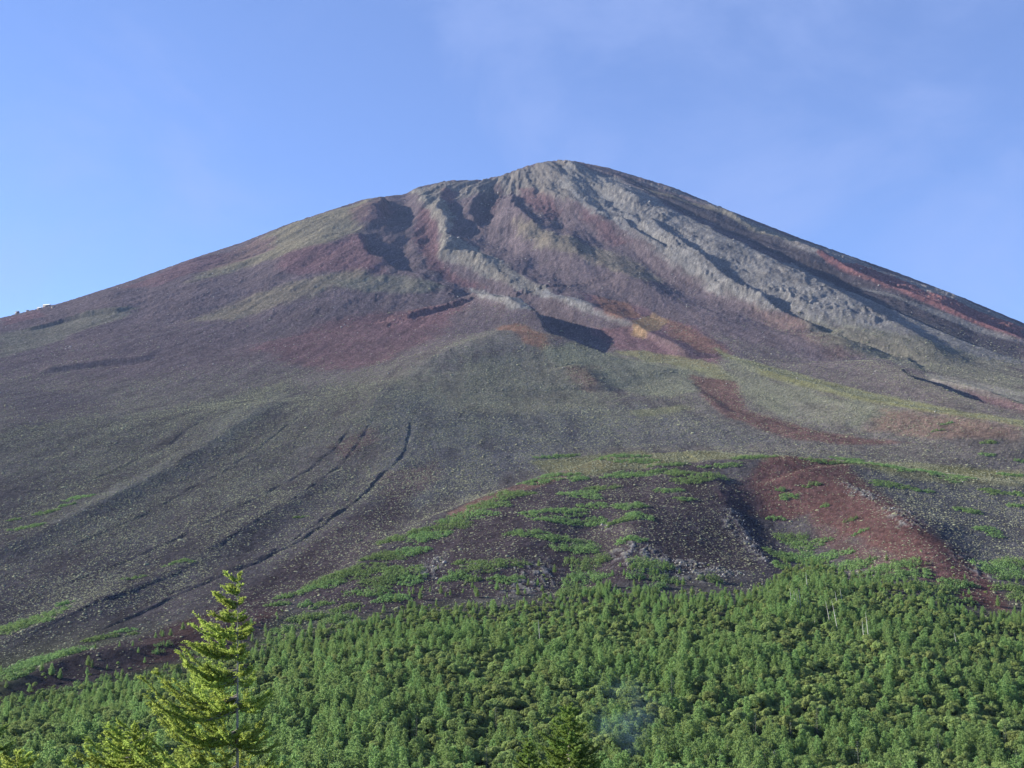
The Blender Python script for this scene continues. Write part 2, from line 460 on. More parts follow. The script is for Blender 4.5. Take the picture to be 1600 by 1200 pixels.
# broad bands by distance up the mountain
blend((1 - sst(1500, 2300, Y + 400*n2)) * 0.75, np.array([0.106, 0.098, 0.086]))
blend((1 - sst(900, 1350, Y + 200*n2)) * 0.7, np.array([0.048, 0.043, 0.049]))
blend((1 - sst(600, 740, Y)) * 0.8, np.array([0.05, 0.06, 0.03]))
veg[...] = 0.35 * (1 - sst(1900, 2900, Y)) + 0.30 * sst(760, 1000, Y) * (1 - sst(1700, 2300, Y))

PAINT = [  # traced outline, rock colour or painted shade, strength, soft edge in metres, plant cover there (or None)
 # upper left face
 ([(300, 440), (380, 385), (450, 352), (520, 328), (590, 308), (600, 320), (560, 345), (550, 368), (500, 384), (440, 400), (380, 418)], OLIVE, .85, 50, None),
 ([(180, 452), (300, 405), (400, 374), (430, 370), (420, 392), (340, 418), (250, 446)], RED, .7, 40, None),
 ([(430, 405), (520, 378), (572, 372), (590, 400), (600, 425), (540, 425), (440, 428)], RED, .85, 40, None),
 ([(545, 328), (600, 312), (615, 330), (590, 350), (550, 345)], RED, .6, 25, None),
 ([(300, 500), (380, 465), (480, 436), (560, 420), (590, 432), (480, 462), (360, 502)], OLIVE, .6, 40, .1),
 ([(520, 440), (620, 428), (690, 446), (660, 458), (560, 456)], GREYG, .7, 25, .2),
 ([(0, 608), (150, 612), (160, 645), (60, 662), (0, 668)], np.array([.06, .05, .06]), .55, 60, .15),
 ([(100, 555), (400, 500), (620, 470), (640, 520), (400, 560), (160, 600)], PURPLE*0.9, .6, 80, .06),
 ([(390, 545), (520, 500), (590, 488), (720, 478), (690, 520), (620, 560), (540, 580), (430, 560)], RED*0.85, .75, 50, .05),
 ([(560, 505), (640, 486), (735, 466), (700, 500), (600, 520)], RED, .6, 25, .02),
 ([(0, 520), (120, 490), (210, 480), (190, 500), (120, 520), (0, 560)], GREYG, .7, 25, .2),
 ([(0, 500), (60, 484), (70, 494), (10, 508)], RED*1.1, .7, 12, .0),
 # summit and gullies
 ([(640, 300), (700, 284), (780, 276), (860, 252), (900, 253), (960, 280), (940, 330), (870, 310), (800, 300), (720, 310), (660, 320)], TAN*0.85, .75, 30, None),
 ([(655, 325), (690, 318), (690, 345), (680, 365), (690, 395), (700, 420), (760, 450), (720, 448), (670, 420), (645, 370)], RED*0.9, .9, 18, None),
 ([(690, 296), (715, 300), (705, 318), (685, 312)], RED, .8, 14, None),
 ([(772, 284), (790, 300), (770, 340), (745, 345), (760, 310)], np.array([.07, .05, .055]), .75, 14, None),  # shaded step beside the summit rib, its shadow put into the colour
 ([(808, 290), (840, 300), (880, 330), (860, 345), (825, 320)], RED*.8, .8, 16, None),
 ([(770, 340), (840, 365), (960, 390), (1060, 440), (1170, 490), (1300, 555), (1330, 585), (1160, 535), (1060, 505), (960, 470), (870, 440), (790, 400)], PURPLE*1.05, .95, 40, .03),
 ([(900, 315), (950, 345), (985, 380), (960, 385), (910, 345)], RED*.85, .7, 25, None),
 ([(800, 345), (870, 365), (960, 395), (1040, 440), (1010, 440), (930, 410), (840, 385)], OLIVE*1.0, .55, 30, None),
 # pale ribs
 ([(640, 294), (690, 310), (715, 335), (700, 365), (745, 388), (800, 420), (860, 455), (835, 462), (780, 440), (720, 412), (684, 400), (690, 365), (668, 330)], TAN*.95, .9, 14, None),
 ([(832, 450), (900, 466), (985, 498), (985, 508), (900, 480), (840, 462)], PALE, .9, 9, None),
 ([(935, 484), (985, 500), (1045, 530), (1095, 552), (1080, 562), (1010, 526)], PALE*.85, .8, 10, .1),
 ([(735, 450), (790, 462), (826, 482), (800, 484), (745, 462)], PALE*.9, .9, 9, None),
 # rusty basin
 ([(910, 458), (1000, 478), (1090, 515), (1145, 548), (1110, 575), (1030, 560), (960, 545), (925, 515), (985, 505), (930, 482)], RED*1.0, .85, 22, .03),
 ([(930, 462), (980, 474), (1000, 495), (970, 500), (940, 484)], RUST*.85, .8, 14, .03),
 ([(985, 500), (1022, 488), (1042, 502), (1010, 530), (990, 525)], np.array([.22, .15, .08]), .8, 12, .2),
 ([(1040, 500), (1110, 530), (1140, 550), (1090, 550), (1050, 525)], RUST*.8, .6, 16, .2),
 ([(840, 470), (900, 490), (925, 520), (965, 545), (905, 532), (862, 500)], PURPLE*.9, .8, 14, .02),
 # nose
 ([(620, 588), (700, 545), (765, 515), (800, 503), (850, 520), (864, 552), (800, 545), (740, 548), (660, 588)], TAN*.8, .7, 22, .5),
 ([(775, 512), (805, 503), (850, 522), (862, 552), (815, 535)], RUST*.8, .8, 14, .2),
 ([(650, 590), (760, 550), (870, 548), (940, 575), (960, 640), (860, 690), (700, 700), (600, 660)], GREYG*1.0, .75, 60, .9),
 ([(850, 545), (900, 540), (960, 552), (1080, 575), (1140, 610), (1010, 620), (900, 580)], np.array([.145, .150, .105]), .7, 30, 1.0),
 ([(885, 574), (925, 572), (945, 592), (925, 612), (895, 606)], BRICK*1.2, .55, 22, .4),
 # right flank
 ([(880, 256), (960, 275), (1040, 318), (1150, 375), (1250, 415), (1350, 460), (1450, 500), (1590, 556), (1600, 570), (1450, 535), (1300, 510), (1210, 485), (1120, 456), (1030, 400), (970, 352), (910, 320), (880, 290)], PALE*.84, .92, 26, None),
 ([(930, 264), (1050, 300), (1200, 372), (1400, 455), (1600, 532), (1600, 510), (1400, 430), (1250, 376), (1050, 294)], PALE*.9, .8, 20, None),
 ([(1275, 394), (1340, 412), (1450, 455), (1600, 512), (1600, 536), (1500, 496), (1400, 458), (1300, 418)], np.array([.155, .072, .070]), .9, 14, None),
 ([(950, 266), (1050, 302), (1117, 329), (1197, 364), (1278, 401), (1360, 438), (1439, 472), (1592, 538), (1592, 562), (1439, 504), (1318, 452), (1197, 389), (1117, 350), (1036, 314)], np.array([.055, .050, .056]), .9, 16, None),  # shadow band of the trough, painted in a dark scoria tone
 ([(1330, 440), (1420, 470), (1520, 505), (1600, 530), (1600, 540), (1480, 500), (1360, 456)], PALE*.8, .7, 12, None),
 ([(1010, 294), (1130, 326), (1250, 374), (1240, 380), (1130, 335), (1020, 302)], OLIVE, .5, 12, None),
 ([(1170, 475), (1240, 495), (1340, 530), (1420, 560), (1300, 560), (1200, 510)], np.array([.13, .09, .08]), .7, 30, .2),
 ([(1260, 500), (1400, 520), (1600, 570), (1600, 615), (1480, 590), (1380, 560), (1290, 540)], GREYG, .75, 40, .5),
 ([(1120, 520), (1250, 555), (1380, 590), (1500, 630), (1600, 655), (1450, 632), (1280, 596), (1150, 552)], np.array([.105, .088, .085]), .8, 25, .3),
 ([(1448, 582), (1500, 590), (1600, 614), (1600, 630), (1500, 606), (1450, 594)], TAN*1.1, .85, 8, None),
 ([(1510, 610), (1600, 632), (1600, 650), (1540, 630)], RED*.9, .7, 14, .1),
 # green-edged spur
 ([(960, 548), (1060, 572), (1140, 600), (1160, 596), (1080, 560), (1000, 548)], YGREEN*.85, .6, 12, 1.0),
 ([(1115, 542), (1180, 566), (1270, 590), (1360, 614), (1460, 634), (1600, 658), (1600, 668), (1460, 646), (1350, 628), (1260, 606), (1180, 584)], YGREEN*.9, .8, 10, 1.4),
 ([(1130, 560), (1260, 606), (1400, 640), (1340, 668), (1230, 650), (1150, 610)], np.array([.135, .138, .100]), .8, 25, 1.1),
 ([(1240, 625), (1300, 630), (1340, 655), (1300, 668), (1230, 650)], TAN*.8, .6, 18, 1.0),
 ([(1380, 640), (1500, 650), (1600, 668), (1600, 690), (1480, 690), (1370, 672)], np.array([.15, .10, .078]), .75, 25, .8),
 ([(1078, 586), (1150, 596), (1170, 640), (1250, 668), (1340, 684), (1420, 692), (1330, 696), (1220, 684), (1130, 652), (1090, 612)], BRICK*1.05, .9, 12, .25),
 ([(880, 640), (1000, 628), (1100, 650), (1220, 690), (1100, 700), (960, 700), (880, 680)], SLATE*1.1, .5, 30, 1.1),
 ([(980, 640), (1060, 632), (1080, 640), (1000, 652)], YGREEN*.8, .5, 14, 1.0),
 # scree centre and left
 ([(600, 600), (720, 640), (900, 640), (960, 690), (860, 730), (740, 770), (640, 790), (600, 720)], SLATE*1.0, .7, 40, 1.3),
 ([(510, 700), (580, 672), (590, 690), (540, 722)], BRICK*1.2, .5, 16, .8),
 ([(600, 740), (690, 720), (680, 750), (600, 790)], BRICK*.95, .5, 18, .9),
 ([(0, 670), (200, 650), (440, 600), (600, 600), (520, 690), (300, 800), (0, 900)], np.array([.064, .061, .058]), .65, 60, 1.3),
 ([(300, 690), (440, 612), (470, 620), (380, 670), (250, 740), (90, 825), (60, 820)], np.array([.115, .112, .10]), .6, 14, 1.2),
 ([(0, 930), (200, 850), (400, 770), (560, 720), (600, 760), (430, 850), (200, 950), (0, 1020)], np.array([.048, .045, .049]), .7, 30, 1.2),
 ([(0, 1080), (100, 1030), (250, 985), (400, 930), (440, 950), (380, 1010), (240, 1040), (100, 1080), (0, 1100)], SCORIA*.85, .9, 12, .16),
 ([(230, 1040), (280, 970), (420, 930), (430, 960), (320, 1010)], BRICK*.7, .6, 14, .12),
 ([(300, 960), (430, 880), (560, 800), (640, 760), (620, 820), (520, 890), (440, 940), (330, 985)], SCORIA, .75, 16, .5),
 # dark mound
 ([(480, 930), (560, 885), (700, 808), (850, 752), (960, 716), (1110, 722), (1180, 840), (1220, 890), (1000, 910), (760, 930), (560, 960)], SCORIA*1.0, .85, 12, .55),
 ([(1020, 706), (900, 730), (800, 760), (700, 802), (720, 812), (820, 768), (920, 736), (1020, 714)], np.array([.17, .10, .075]), .65, 5, .4),
 ([(830, 720), (1000, 704), (1200, 712), (1400, 722), (1600, 738), (1600, 752), (1400, 738), (1250, 722), (1060, 722), (900, 745)], YGREEN*.62, .7, 10, 1.6),
 ([(1120, 770), (1180, 726), (1290, 716), (1350, 750), (1440, 815), (1545, 900), (1580, 955), (1510, 948), (1440, 900), (1350, 850), (1260, 805), (1200, 812), (1140, 790)], np.array([.088, .046, .042]), .88, 10, .4),
 ([(1120, 765), (1170, 745), (1190, 800), (1230, 880), (1200, 895), (1160, 850)], HOLLOW_SHADE*1.0, .7, 9, .2),  # shadowed wall of the hollow, darkness painted into the ground colour
 ([(1260, 800), (1350, 850), (1440, 905), (1380, 900), (1280, 850)], np.array([.085, .052, .05]), .8, 9, .8),
 ([(1330, 730), (1450, 745), (1600, 760), (1600, 900), (1540, 880), (1440, 800)], SLATE*.85, .8, 14, 1.0),
 ([(1300, 722), (1500, 726), (1600, 736), (1600, 760), (1420, 748)], YGREEN*.6, .5, 12, 1.3),
]
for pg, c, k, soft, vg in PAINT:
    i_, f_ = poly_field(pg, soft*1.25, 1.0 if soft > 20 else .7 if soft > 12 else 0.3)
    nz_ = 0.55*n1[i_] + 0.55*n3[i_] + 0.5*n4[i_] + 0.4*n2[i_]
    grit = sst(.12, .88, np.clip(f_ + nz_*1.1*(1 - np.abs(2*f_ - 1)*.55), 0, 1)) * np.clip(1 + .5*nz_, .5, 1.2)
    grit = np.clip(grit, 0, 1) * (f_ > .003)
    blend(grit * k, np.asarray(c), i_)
    if vg is not None:
        veg[i_] += f_ * (vg - veg[i_])
stony = np.zeros_like(Z)
# outcrops of pale lichen-grey rock on the mound
for pg in ([(955, 860), (1000, 845), (1050, 870), (1100, 880), (1180, 900), (1100, 910), (1000, 895), (950, 885)], [(800, 900), (850, 870), (880, 895), (860, 925), (780, 935)],
           [(650, 880), (700, 860), (690, 900), (640, 910)], [(1130, 790), (1150, 800), (1200, 870), (1200, 885), (1160, 850), (1130, 820)],
           [(1310, 750), (1370, 770), (1380, 785), (1330, 775)], [(1370, 790), (1430, 800), (1450, 830), (1400, 825)], [(1480, 850), (1530, 880), (1560, 905), (1530, 905), (1490, 870)],
           [(735, 875), (760, 880), (740, 900)], [(930, 815), (960, 815), (950, 828)]):
    i_, f_ = poly_field(pg, 7, 0.15)
    sp = sst(0.02, 0.22, fbm(X[i_]/6, Y[i_]/9, 4, 161, .65) + 0.06*f_)
    blend(f_ * sp * 0.75, np.array([.19, .185, .17]), i_)
    Z[i_] += f_ * sp * .8
    stony[i_] = np.maximum(stony[i_], f_)
# mottling in the rock itself
mot = (1 + 0.55*n3 + 0.40*fbm(X/14, Y/14, 3, 171, .65) + 0.25*n2 + .3*n1*high) * np.random.default_rng(8).lognormal(0, .16, Z.shape)
lo_ = 1 - (1 - sst(700, 1000, Y)) * 0.0
col *= np.clip(mot, 0.45, 1.7)[..., None]
col = np.clip(col, 0.01, 0.6)

# ------------------------------------------------------------------ mesh + material helpers
def mesh_np(name, v, f, smooth=False):
    v = np.ascontiguousarray(v, np.float32); f = np.ascontiguousarray(f, np.int32)
    me = bpy.data.meshes.new(name)
    n, k = f.shape
    me.vertices.add(len(v)); me.vertices.foreach_set('co', v.ravel())
    me.loops.add(n*k); me.loops.foreach_set('vertex_index', f.ravel())
    me.polygons.add(n); me.polygons.foreach_set('loop_start', np.arange(0, n*k, k, dtype=np.int32))
    if smooth:
        me.polygons.foreach_set('use_smooth', np.ones(n, bool))
    me.update(calc_edges=True)
    return me
def link(name, me, mat=None, parent=None, **props):
    o = bpy.data.objects.new(name, me)
    C.objects.link(o)
    if mat is not None and me is not None and len(me.materials) == 0:
        me.materials.append(mat)
    if parent is not None:
        o.parent = parent
    for k, v in props.items():
        o[k] = v
    return o
def material(name):
    m = bpy.data.materials.new(name); m.use_nodes = True
    m.node_tree.nodes.clear()
    return m, m.node_tree
def out(t, sh):
    o = t.nodes.new('ShaderNodeOutputMaterial'); t.links.new(sh, o.inputs[0]); return o

def ground_material():
    m, t = material('volcanic_ground')
    at = N(t, 'ShaderNodeAttribute', attribute_name='Col')
    geo = N(t, 'ShaderNodeNewGeometry')
    ns = N(t, 'ShaderNodeTexNoise', i_Scale=0.22, i_Detail=6.0, i_Roughness=0.62)
    mr = N(t, 'ShaderNodeMapRange'); mr.inputs['From Min'].default_value = .3; mr.inputs['From Max'].default_value = .7
    mr.inputs['To Min'].default_value = .62; mr.inputs['To Max'].default_value = 1.38
    mx = N(t, 'ShaderNodeMix', data_type='RGBA', blend_type='MULTIPLY'); mx.inputs[0].default_value = 1
    n2_ = N(t, 'ShaderNodeTexNoise', i_Scale=0.07, i_Detail=8.0, i_Roughness=0.68)
    bp = N(t, 'ShaderNodeBump', i_Strength=1.0, i_Distance=3.0)
    b = N(t, 'ShaderNodeBsdfDiffuse', i_Roughness=0.6)
    l = t.links.new
    l(geo.outputs['Position'], ns.inputs['Vector']); l(geo.outputs['Position'], n2_.inputs['Vector'])
    l(ns.outputs[0], mr.inputs['Value']); l(at.outputs['Color'], mx.inputs[6]); l(mr.outputs[0], mx.inputs[7])
    l(n2_.outputs[0], bp.inputs['Height']); l(mx.outputs[2], b.inputs['Color']); l(bp.outputs[0], b.inputs['Normal'])
    out(t, b.outputs[0])
    return m

gi = np.arange(nD * nA).reshape(nD, nA)
quads = np.stack([gi[:-1, :-1], gi[:-1, 1:], gi[1:, 1:], gi[1:, :-1]], -1).reshape(-1, 4)
tm = mesh_np('mountain', np.stack([X, Y, Z], -1).reshape(-1, 3), quads, True)
ca = tm.color_attributes.new('Col', 'FLOAT_COLOR', 'POINT')
ca.data.foreach_set('color', np.concatenate([col.reshape(-1, 3), np.ones((nD*nA, 1))], 1).astype(np.float32).ravel())
link('mountain', tm, ground_material(), kind='structure', label='bare volcanic mountain with red and grey lava slopes')
print('terrain', nD, nA, nD*nA)
# ------------------------------------------------------------------ haze: the morning air round the whole place
def haze_box(x0, x1, y0, y1, z0, z1, density, colour, aniso):
    v = [(x, y, z) for z in (z0, z1) for y in (y0, y1) for x in (x0, x1)]
    f = [(0, 2, 3, 1), (4, 5, 7, 6), (0, 1, 5, 4), (2, 6, 7, 3), (0, 4, 6, 2), (1, 3, 7, 5)]
    me = bpy.data.meshes.new('haze'); me.from_pydata(v, [], f); me.update()
    m, t = material('haze_air')
    pv = N(t, 'ShaderNodeVolumePrincipled')
    pv.inputs['Color'].default_value = colour
    pv.inputs['Density'].default_value = density
    pv.inputs['Anisotropy'].default_value = aniso
    o = t.nodes.new('ShaderNodeOutputMaterial'); t.links.new(pv.outputs[0], o.inputs['Volume'])
    link('haze', me, m, kind='stuff', label='thin blue morning haze over the mountain')
haze_box(-9600, 9600, -300, 6200, -560, 1640, 1.5e-5, (0.42, 0.62, 1.0, 1), 0.1)

# ------------------------------------------------------------------ leaf and bark materials
def leaf_material(name, base, var, trans=0.32, hue=0.06):
    m, t = material(name)
    oi = N(t, 'ShaderNodeObjectInfo')
    geo = N(t, 'ShaderNodeNewGeometry')
    ns = N(t, 'ShaderNodeTexNoise', i_Scale=0.9, i_Detail=3.0)
    ns2 = N(t, 'ShaderNodeTexNoise', i_Scale=0.012, i_Detail=3.0)
    add = N(t, 'ShaderNodeMath', operation='ADD'); add2 = N(t, 'ShaderNodeMath', operation='ADD')
    mr = N(t, 'ShaderNodeMapRange'); mr.inputs['From Min'].default_value = .55; mr.inputs['From Max'].default_value = 1.9
    mr.inputs['To Min'].default_value = 1 - var; mr.inputs['To Max'].default_value = 1 + var
    hs = N(t, 'ShaderNodeHueSaturation'); hs.inputs['Color'].default_value = (*base, 1)
    hm = N(t, 'ShaderNodeMapRange'); hm.inputs['To Min'].default_value = .5 - hue*.5; hm.inputs['To Max'].default_value = .5 + hue*.5
    d = N(t, 'ShaderNodeBsdfDiffuse'); tr = N(t, 'ShaderNodeBsdfTranslucent'); mx = N(t, 'ShaderNodeMixShader'); mx.inputs[0].default_value = trans
    l = t.links.new
    l(geo.outputs['Position'], ns.inputs['Vector']); l(geo.outputs['Position'], ns2.inputs['Vector'])
    l(ns.outputs[0], add.inputs[0]); l(oi.outputs['Random'], add.inputs[1]); l(add.outputs[0], add2.inputs[0]); l(ns2.outputs[0], add2.inputs[1])
    l(add2.outputs[0], mr.inputs['Value']); l(mr.outputs[0], hs.inputs['Value'])
    l(oi.outputs['Random'], hm.inputs['Value']); l(hm.outputs[0], hs.inputs['Hue'])
    l(hs.outputs[0], d.inputs[0]); l(hs.outputs[0], tr.inputs[0]); l(d.outputs[0], mx.inputs[1]); l(tr.outputs[0], mx.inputs[2])
    out(t, mx.outputs[0])
    return m
def plain_material(name, base, rough=0.9, scale=3.0, var=0.35):
    m, t = material(name)
    geo = N(t, 'ShaderNodeNewGeometry')
    ns = N(t, 'ShaderNodeTexNoise', i_Scale=scale, i_Detail=5.0)
    mr = N(t, 'ShaderNodeMapRange'); mr.inputs['To Min'].default_value = 1 - var; mr.inputs['To Max'].default_value = 1 + var
    mx = N(t, 'ShaderNodeMix', data_type='RGBA', blend_type='MULTIPLY'); mx.inputs[0].default_value = 1; mx.inputs[6].default_value = (*base, 1)
    b = N(t, 'ShaderNodeBsdfPrincipled', i_Roughness=rough)
    l = t.links.new
    l(geo.outputs['Position'], ns.inputs['Vector']); l(ns.outputs[0], mr.inputs['Value']); l(mr.outputs[0], mx.inputs[7]); l(mx.outputs[2], b.inputs['Base Color'])
    out(t, b.outputs[0])
    return m
M_LARCH = leaf_material('larch_needles', (0.190, 0.282, 0.100), .24, .52, hue=.03)
M_BIRCH = leaf_material('birch_leaves', (0.218, 0.280, 0.100), .24, .52, hue=.03)
M_FIR = leaf_material('fir_needles', (0.030, 0.062, 0.030), .3, .15, .02)
M_FIRTIP = leaf_material('fir_pale_twigs', (0.26, 0.28, 0.24), .25, .1, .02)
M_NEAR = leaf_material('near_larch_needles', (0.300, 0.375, 0.085), .24, .55, .02)
M_NEARD = leaf_material('dark_larch_needles', (0.165, 0.240, 0.060), .25, .45, .02)
M_SCRUB = leaf_material('scrub_leaves', (0.140, 0.215, 0.080), .3, .4, hue=.03)
M_TUFT = leaf_material('tussock_leaves', (0.165, 0.168, 0.110), .45, .15, .05)
M_BARK = plain_material('grey_bark', (0.17, 0.15, 0.13))
M_BARKPALE = plain_material('pale_bark', (0.30, 0.27, 0.23), scale=9.0, var=.6)
M_SNAG = plain_material('bleached_wood', (0.48, 0.46, 0.42))
M_STONE = plain_material('grey_boulder', (0.24, 0.23, 0.21), scale=0.6)

def cards(c, axis, up, ln, wd):
    """leaf-sized quads: centre, long axis, width axis, sizes"""
    axis = axis / (np.linalg.norm(axis, axis=1, keepdims=True) + 1e-9)
    side = np.cross(axis, up); side /= (np.linalg.norm(side, axis=1, keepdims=True) + 1e-9)
    a = axis * (ln[:, None] / 2); s = side * (wd[:, None] / 2)
    v = np.stack([c - a - s*.35, c - a*.1 - s, c + a, c - a*.1 + s], 1).reshape(-1, 3)
    f = np.arange(len(c) * 4).reshape(-1, 4)
    return v, f
def rnd_unit(n, r):
    v = r.normal(size=(n, 3)); return v / np.linalg.norm(v, axis=1, keepdims=True)
def tube(path, radii, sides=6):
    path = np.array(path, float); n = len(path)
    tan = np.gradient(path, axis=0); tan /= np.linalg.norm(tan, axis=1, keepdims=True) + 1e-9
    ref = np.where(np.abs(tan[:, 2:3]) > .9, np.array([[1., 0, 0]]), np.array([[0, 0, 1.]]))
    u = np.cross(tan, ref); u /= np.linalg.norm(u, axis=1, keepdims=True) + 1e-9
    w = np.cross(tan, u)
    ang = np.linspace(0, 2*np.pi, sides, endpoint=False)
    v = path[:, None] + np.asarray(radii)[:, None, None] * (np.cos(ang)[None, :, None]*u[:, None] + np.sin(ang)[None, :, None]*w[:, None])
    idx = np.arange(n*sides).reshape(n, sides)
    f = np.stack([idx[:-1], np.roll(idx, -1, 1)[:-1], np.roll(idx, -1, 1)[1:], idx[1:]], -1).reshape(-1, 4)
    return v.reshape(-1, 3), f
def join(parts):
    vs_, fs_ = [], []; n = 0
    for v, f in parts:
        vs_.append(v); fs_.append(f + n); n += len(v)
    return np.concatenate(vs_), np.concatenate(fs_)

# ------------------------------------------------------------------ forest tree shapes
def larch_crown(seed, h=9.0, rad_=2.0):
    r = np.random.default_rng(seed)
    cs, ax_, up = [], [], []
    for z in np.arange(0.12*h, h*0.97, 0.46):
        q = (z - 0.12*h) / (0.88*h)
        rr_ = rad_ * (1 - q)**0.66 * (0.75 + 0.4*r.random()) + .10
        nbr = int(3 + 3*(1 - q))
        a0 = r.uniform(0, 6.28)
        for k in range(nbr):
            az = a0 + 2*np.pi*k/nbr + r.uniform(-.4, .4); ln = rr_ * r.uniform(.6, 1.15)
            d = np.array([math.cos(az), math.sin(az), 0.0])
            nc = max(1, int(ln/.55))
            for j in range(nc):
                t = (j + 1)/nc
                p = d*ln*t + np.array([0, 0, z + .10*ln*t + .30*ln*t**3])
                m = int(r.uniform(13, 20)); pr = .17 + .18*(1-q)
                o_ = r.normal(0, 1, (m, 3))*[pr, pr, pr*.75]
                cs.append(p + o_ + [0, 0, .1]); ax_.append(o_*1.0 + d*.2 + np.array([0, 0, .15]) + r.normal(0, .25, (m, 3))); up.append(o_*2.2/pr*.4 + d*.7*t + [0, 0, .35] + r.normal(0, .45, (m, 3)))
    t = np.linspace(.9*h, h, 12); cs.append(np.stack([r.normal(0, .06, 12), r.normal(0, .06, 12), t], 1)); ax_.append(r.normal(0, .3, (12, 3)) + [0, 0, .8]); up.append(r.normal(0, 1, (12, 3)))
    cs = np.concatenate(cs); ax_ = np.concatenate(ax_); up = np.concatenate(up)
    n = len(cs)
    return cards(cs, ax_, up, r.uniform(.30, .52, n), r.uniform(.20, .34, n))
def birch_crown(seed, h=7.5, rad_=2.2):
    r = np.random.default_rng(seed)
    cs, ax_, up = [], [], []
    nl = 17
    for k in range(nl):
        u = rnd_unit(1, r)[0]; u[2] = abs(u[2])*1.0 - .25
        s = r.uniform(.45, 1)**.6
        c = np.array([u[0]*rad_*s*.8, u[1]*rad_*s*.8, h*.62 + u[2]*h*.34*s])
        lr = r.uniform(.65, 1.1)
        m = int(120*lr)
        n_ = rnd_unit(m, r); n_[:, 2] = np.where(n_[:, 2] < -.35, -n_[:, 2], n_[:, 2])
        cs.append(c + n_*lr*r.uniform(.7, 1.05, (m, 1))*np.array([1, 1, .8]))
        up.append(n_ + r.normal(0, .35, n_.shape)); ax_.append(np.cross(n_, rnd_unit(m, r)))
    cs = np.concatenate(cs); ax_ = np.concatenate(ax_); up = np.concatenate(up)
    n = len(cs)
    return cards(cs, ax_, up, r.uniform(.28, .50, n), r.uniform(.20, .36, n))
def fir_crown(seed, h=9.0, rad_=1.5):
    r = np.random.default_rng(seed); cs, ax_, tp, ta = [], [], [], []
    for z in np.arange(.8, h, .42):
        q = z/h; rr_ = rad_*(1 - q)**.85 + .12
        for az in np.arange(0, 2*np.pi, 2*np.pi/max(4, int(9*(1-q)))) + r.uniform(0, 3):
            ln = rr_*r.uniform(.75, 1.1); d = np.array([math.cos(az), math.sin(az), -.12])
            m = max(3, int(ln/.13)); t = np.linspace(.15, 1, m)
            p = d[None]*ln*t[:, None] + [0, 0, z] + r.normal(0, .05, (m, 3))
            cs.append(p); ax_.append(d + r.normal(0, .45, (m, 3)))
            tp.append(d*ln*r.uniform(.8, 1.05) + [0, 0, z + .06]); ta.append(d + r.normal(0, .2, 3))
    cs = np.concatenate(cs); ax_ = np.concatenate(ax_); n = len(cs)
    a = cards(cs, ax_, np.tile([0, 0, 1.], (n, 1)) + r.normal(0, .3, (n, 3)), r.uniform(.3, .5, n), r.uniform(.14, .24, n))
    tp = np.array(tp); ta = np.array(ta); n = len(tp)
    b = cards(tp, ta, np.tile([0, 0, 1.], (n, 1)), r.uniform(.3, .55, n), r.uniform(.08, .16, n))
    return a, b
def trunk_mesh(name, h, r0, seed, mat):
    r = np.random.default_rng(seed)
    z = np.linspace(-.4, h, 7)
    p = np.stack([np.cumsum(r.normal(0, .05, 7)), np.cumsum(r.normal(0, .05, 7)), z], 1); p[0, :2] = p[1, :2] = 0
    me = mesh_np(name, *tube(p, r0*(1 - .88*np.linspace(0, 1, 7)), 6), smooth=True)
    me.materials.append(mat)
    return me
def mesh_mat(name, vf, mat, smooth=False):
    me = mesh_np(name, *vf, smooth=smooth); me.materials.append(mat); return me
LARCHES = [(mesh_mat('larch_crown', larch_crown(100+i, h, rd), M_LARCH), trunk_mesh('larch_trunk', h*.95, .13, i, M_BARK), h)
           for i, (h, rd) in enumerate([(10.2, 2.4), (9.0, 2.6), (11.2, 2.5), (7.6, 2.2), (9.6, 2.0)])]
BIRCHES = [(mesh_mat('birch_crown', birch_crown(200+i, h, rd), M_BIRCH), trunk_mesh('birch_trunk', h*.7, .11, 20+i, M_BARKPALE), h)
           for i, (h, rd) in enumerate([(8.2, 2.5), (7.2, 2.7), (8.8, 2.4)])]

# ------------------------------------------------------------------ where the forest stands
TREELINE = [(-160, 1150), (0, 1112), (60, 1096), (150, 1078), (240, 1052), (300, 1040), (400, 1020), (450, 990), (520, 980), (600, 962), (650, 945),
            (720, 950), (800, 948), (880, 935), (940, 925), (1000, 928), (1080, 930), (1150, 935), (1200, 918), (1230, 890), (1270, 876), (1330, 900),
            (1400, 912), (1450, 922), (1480, 940), (1520, 962), (1600, 966), (1760, 966)]
tl = np.array([(lambda q: (q[0]/q[1], q[1]))(hit(*p)) for p in TREELINE])
FY0 = 322.0
def at_ground(px, py, lift=0.0):
    """spot on the ground whose sight line passes lift metres above it"""
    a, t = ray(px, py)
    q = np.linspace(FY0 - 20, 900, 3000)
    g = ground(a*q, q) + lift - t*q
    k = np.nonzero(g > 0)[0]
    d = q[k[0]] if len(k) else 600.0
    return a*d, d
FIR_SPOTS = [(1050, 1052, 1.15, 'dark fir with pale twigs near the top of the forest, above the smoke'), (1125, 1170, 1.0, 'fir with pale twigs right of the smoke at the bottom edge'),
        (1180, 1115, 1.0, 'bluish fir standing between birches right of the smoke'), (1210, 1172, 1.05, 'fir with whitish branch tips at the bottom, right of centre'),
        (1277, 1106, 1.1, 'dark fir with a bare pale spire in the lower right forest'), (1340, 1158, 1.15, 'tall fir with bleached twigs at the bottom right'),
        (1235, 1128, .8, 'small dark fir with pale tip beside the bare spire'), (1465, 1148, 1.0, 'fir with silvery twigs in the bottom right forest'),
        (1570, 1134, .9, 'small blue-green fir near the right edge'), (1588, 1172, 1.0, 'fir with pale twigs in the bottom right corner'),
        (760, 1165, 1.0, 'fir with pale twigs left of the bushy near larch'), (775, 1105, .95, 'dark fir among larches left of centre'), (650, 1118, 1.05, 'dark fir in the middle of the lower forest'),
        (1430, 1190, 1.0, 'fir with bleached branches at the bottom edge, lower right')]
